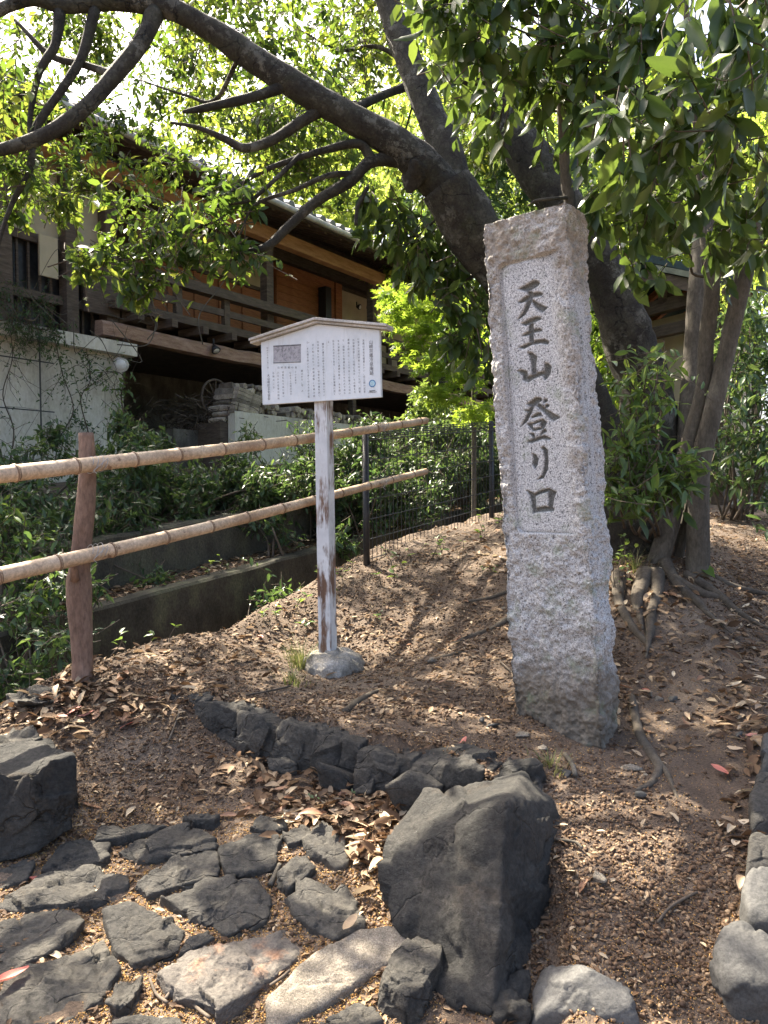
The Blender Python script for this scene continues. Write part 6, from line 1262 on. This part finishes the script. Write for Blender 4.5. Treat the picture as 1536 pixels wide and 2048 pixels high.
# single fallen leaves
def curled(seed, mat):
    g = np.random.default_rng(seed); n = 6; V = []; F = []; cu = g.uniform(.2, .9); be = g.uniform(-.25, .35)
    for i in range(n):
        s = i / (n - 1); w = .5 * math.sin(math.pi * min(1, .04 + s * .93)) ** .8 * g.uniform(.36, .42); zc = be * math.sin(math.pi * s) * .35 + .04
        for j in (-1, -.5, 0, .5, 1): V.append((s - .5, w * j * (1 - .18 * cu * abs(j)), zc + cu * w * abs(j) ** 1.6 * .7 + .02 * math.sin(7 * s + 3 * j + seed)))
    for i in range(n - 1):
        for j in range(4): F.append((i * 5 + j, (i + 1) * 5 + j, (i + 1) * 5 + j + 1, i * 5 + j + 1))
    return mesh('fallen_leaf', V, F, mat, True)
DRY = {'dry_tan': ('tan curled dry leaf', 'tan fallen leaves'), 'dry_brown': ('reddish-brown dry leaf', 'reddish-brown fallen leaves'), 'dry_pale': ('pale cream dry leaf', 'pale cream fallen leaves'), 'dry_red': ('pinkish-red fallen leaf', 'pinkish-red fallen leaves')}
DM = {k_: [curled(i + 10 * j, MAT[k_]) for i in range(5)] for j, k_ in enumerate(DRY)}
def drop(x, y, L, kind, g, lift=0.006, place='on the earth'):
    h_ = hit(x, y); X_, Y_ = h_[0], h_[1]; z = g1(X_, Y_) + lift
    if inpoly(np.array([X_]), np.array([Y_]), PMASK)[0]: z += .03
    rot = (Matrix.Rotation(g.uniform(0, 6.28), 4, 'Z') @ Matrix.Rotation(g.normal() * .22, 4, 'X') @ Matrix.Rotation(g.normal() * .22, 4, 'Y') @ Matrix.Rotation(0 if g.random() < .6 else math.pi, 4, 'X')).to_quaternion()
    tag(link('fallen_leaf', DM[kind][int(g.integers(0, 5))], None, (X_, Y_, z), rot, (L,) * 3), DRY[kind][0] + ' ' + place, 'leaf', DRY[kind][1] + ' ' + place)
g = np.random.default_rng(17)
def pile(n, cx, cy, sx, sy, L0, L1, wts, place):
    for _ in range(n):
        x, y = cx + g.normal() * sx, cy + g.normal() * sy
        drop(x, y, g.uniform(L0, L1), list(DRY)[int(g.choice(4, p=wts))], g, .004 + .018 * g.random(), place)
mixw = (.42, .36, .19, .03)
for a_ in ((46, 690, 1625, 75, 28, .05, .09, mixw, 'in the drift between the kerb and the flagstones'), (20, 745, 1700, 25, 38, .06, .10, (.35, .15, .48, .02), 'caught against the big boulder'), (16, 545, 1600, 60, 25, .05, .08, mixw, 'at the foot of the kerb'),
           (34, 185, 1385, 70, 22, .06, .10, (.3, .6, .08, .02), 'heaped round the log fence post'), (20, 60, 1435, 60, 25, .05, .09, mixw, 'behind the squared stone block'), (22, 1490, 1430, 35, 50, .05, .09, (.4, .4, .16, .04), 'gathered along the dirt path'), (16, 1480, 1260, 60, 40, .05, .09, mixw, 'on the upper dirt path'),
           (12, 1500, 1660, 20, 60, .05, .08, (.3, .2, .45, .05), 'against the edging stones'), (26, 1290, 1170, 45, 35, .06, .10, (.2, .75, .05, 0), 'among the roots beside the pillar'), (14, 1000, 1090, 40, 25, .06, .09, (.3, .2, .45, .05), 'in the sunny patch behind the pillar'), (24, 800, 1260, 130, 60, .05, .08, mixw, 'on the open earth between sign and pillar'), (14, 1330, 1400, 60, 50, .04, .07, mixw, 'on the bare earth right of the pillar')):
    pile(*a_)
for x, y, L, k_ in ((195, 1612, .10, 'dry_brown'), (262, 1628, .07, 'dry_pale'), (88, 1760, .09, 'dry_red'), (20, 1985, .10, 'dry_red'), (925, 1483, .06, 'dry_red'), (1140, 1752, .085, 'dry_pale'), (1168, 1790, .06, 'dry_brown'), (520, 1272, .07, 'dry_red'), (1293, 1388, .06, 'dry_red'), (110, 1915, .06, 'dry_pale'), (700, 1870, .08, 'dry_tan'), (1120, 1660, .05, 'dry_tan'), (1375, 1330, .06, 'dry_pale'), (850, 1462, .06, 'dry_pale'), (1325, 1320, .06, 'dry_brown'), (540, 1742, .06, 'dry_pale'), (1465, 1640, .10, 'dry_tan'), (1440, 1655, .07, 'dry_pale')):
    drop(x, y, L, k_, g, .006, 'lying alone')
# fallen twigs and loose stones
for i, rows in enumerate(([(338, 1490), (350, 1460), (358, 1438)], [(300, 1960), (312, 1990), (335, 2010)], [(330, 2000), (340, 1985), (350, 1970)], [(1315, 1850), (1340, 1820), (1380, 1798), (1395, 1790)], [(540, 1765), (550, 1745), (560, 1732)], [(370, 1990), (395, 2020), (420, 2040)], [(540, 1975), (565, 1962), (580, 1952)], [(1130, 1520), (1145, 1545), (1150, 1565)], [(480, 1395), (540, 1380), (580, 1372)], [(1000, 1330), (1020, 1345), (1035, 1360)], [(590, 1760), (620, 1775), (650, 1772)], [(1110, 1690), (1150, 1700), (1165, 1712)])):
    pr = []
    for x, y in rows:
        h_ = hit(x, y); pr.append((h_[0], h_[1], g1(h_[0], h_[1]) + .012, .0045 if i not in (4, 7) else .009))
    q = crom(pr, 4); V, F = tube(q[:, :3], q[:, 3], 6, .08, i); tag(mk('fallen_twig', V, F, MAT['bark_grey'] if i in (4, 7, 11) else MAT['twig'], None, True), ('thick pale fallen twig on the ground' if i in (4, 7, 11) else 'thin brown fallen twig on the ground'), 'twig', 'pale fallen twigs' if i in (4, 7, 11) else 'thin fallen twigs')
for i, (x, y, s_) in enumerate(((985, 1450, .022), (1045, 1470, .018), (1140, 1560, .016), (1260, 1545, .02), (1275, 1600, .018), (870, 1330, .03), (1480, 1480, .02), (1320, 1395, .022), (1345, 1398, .018), (1300, 1392, .018), (965, 1440, .016), (1090, 1500, .02), (650, 1215, .03), (1190, 1770, .02))):
    h_ = hit(x, y); g_ = np.random.default_rng(i); pts = np.array((h_[0], h_[1], g1(h_[0], h_[1]) + s_ * .3)) + g_.normal(size=(14, 3)) * s_ * np.array((.8, .7, .5)); V, F = rockgeo(pts, 3, .003, 25, i, 14); tag(mk('loose_stone', V, F, MAT['sandstone'] if i % 2 else MAT['cobble'], None, True), 'pale loose stone lying on the earth' if i % 2 else 'grey loose stone lying on the earth', 'stone', 'pale loose stones' if i % 2 else 'grey loose stones')
# the slope goes on to the right of the picture
gr_ = np.random.default_rng(71); XY = np.column_stack([gr_.uniform(.9, 3.4, 9000), gr_.uniform(.8, 7.5, 9000)])
pebbles('slope_grit', 'brown grit and husks on the slope beyond the edging stones', XY[vnoise(np.column_stack([XY, XY[:, :1] * 0]), 2.0, 72) > -.35], .004, .011, MAT['acorn'], 73, I1, .2, .65)
XY = np.column_stack([gr_.uniform(.9, 3.4, 5200), gr_.uniform(.8, 7.5, 5200)])
flakes('slope_litter', 'dry leaf chips on the slope beyond the edging stones', XY[vnoise(np.column_stack([XY, XY[:, :1] * 0]), 1.6, 74) > -.1], .018, .06, 75, MAT['litter'], .006, .35)
for i, (x, y, h_, lab) in enumerate(((3.6, 4.6, .9, 'dark evergreen bush on the slope beyond the edging stones'), (4.3, 6.4, 1.2, 'tall evergreen bush up the slope beside the dirt path'), (3.9, 2.6, .7, 'low evergreen bush at the foot of the slope'))):
    g = np.random.default_rng(760 + i); zb0 = g1(x, y); cs = np.array((x, y, zb0 + h_ * .6)) + g.normal(size=(10, 3)) * np.array((.4, .4, h_ * .32))
    bush('bush', lab, 'bush', cs, .36, 22, 7, .09, 'leaf_shrub', 770 + i, np.array((x, y, zb0)), LEAF8, .35)
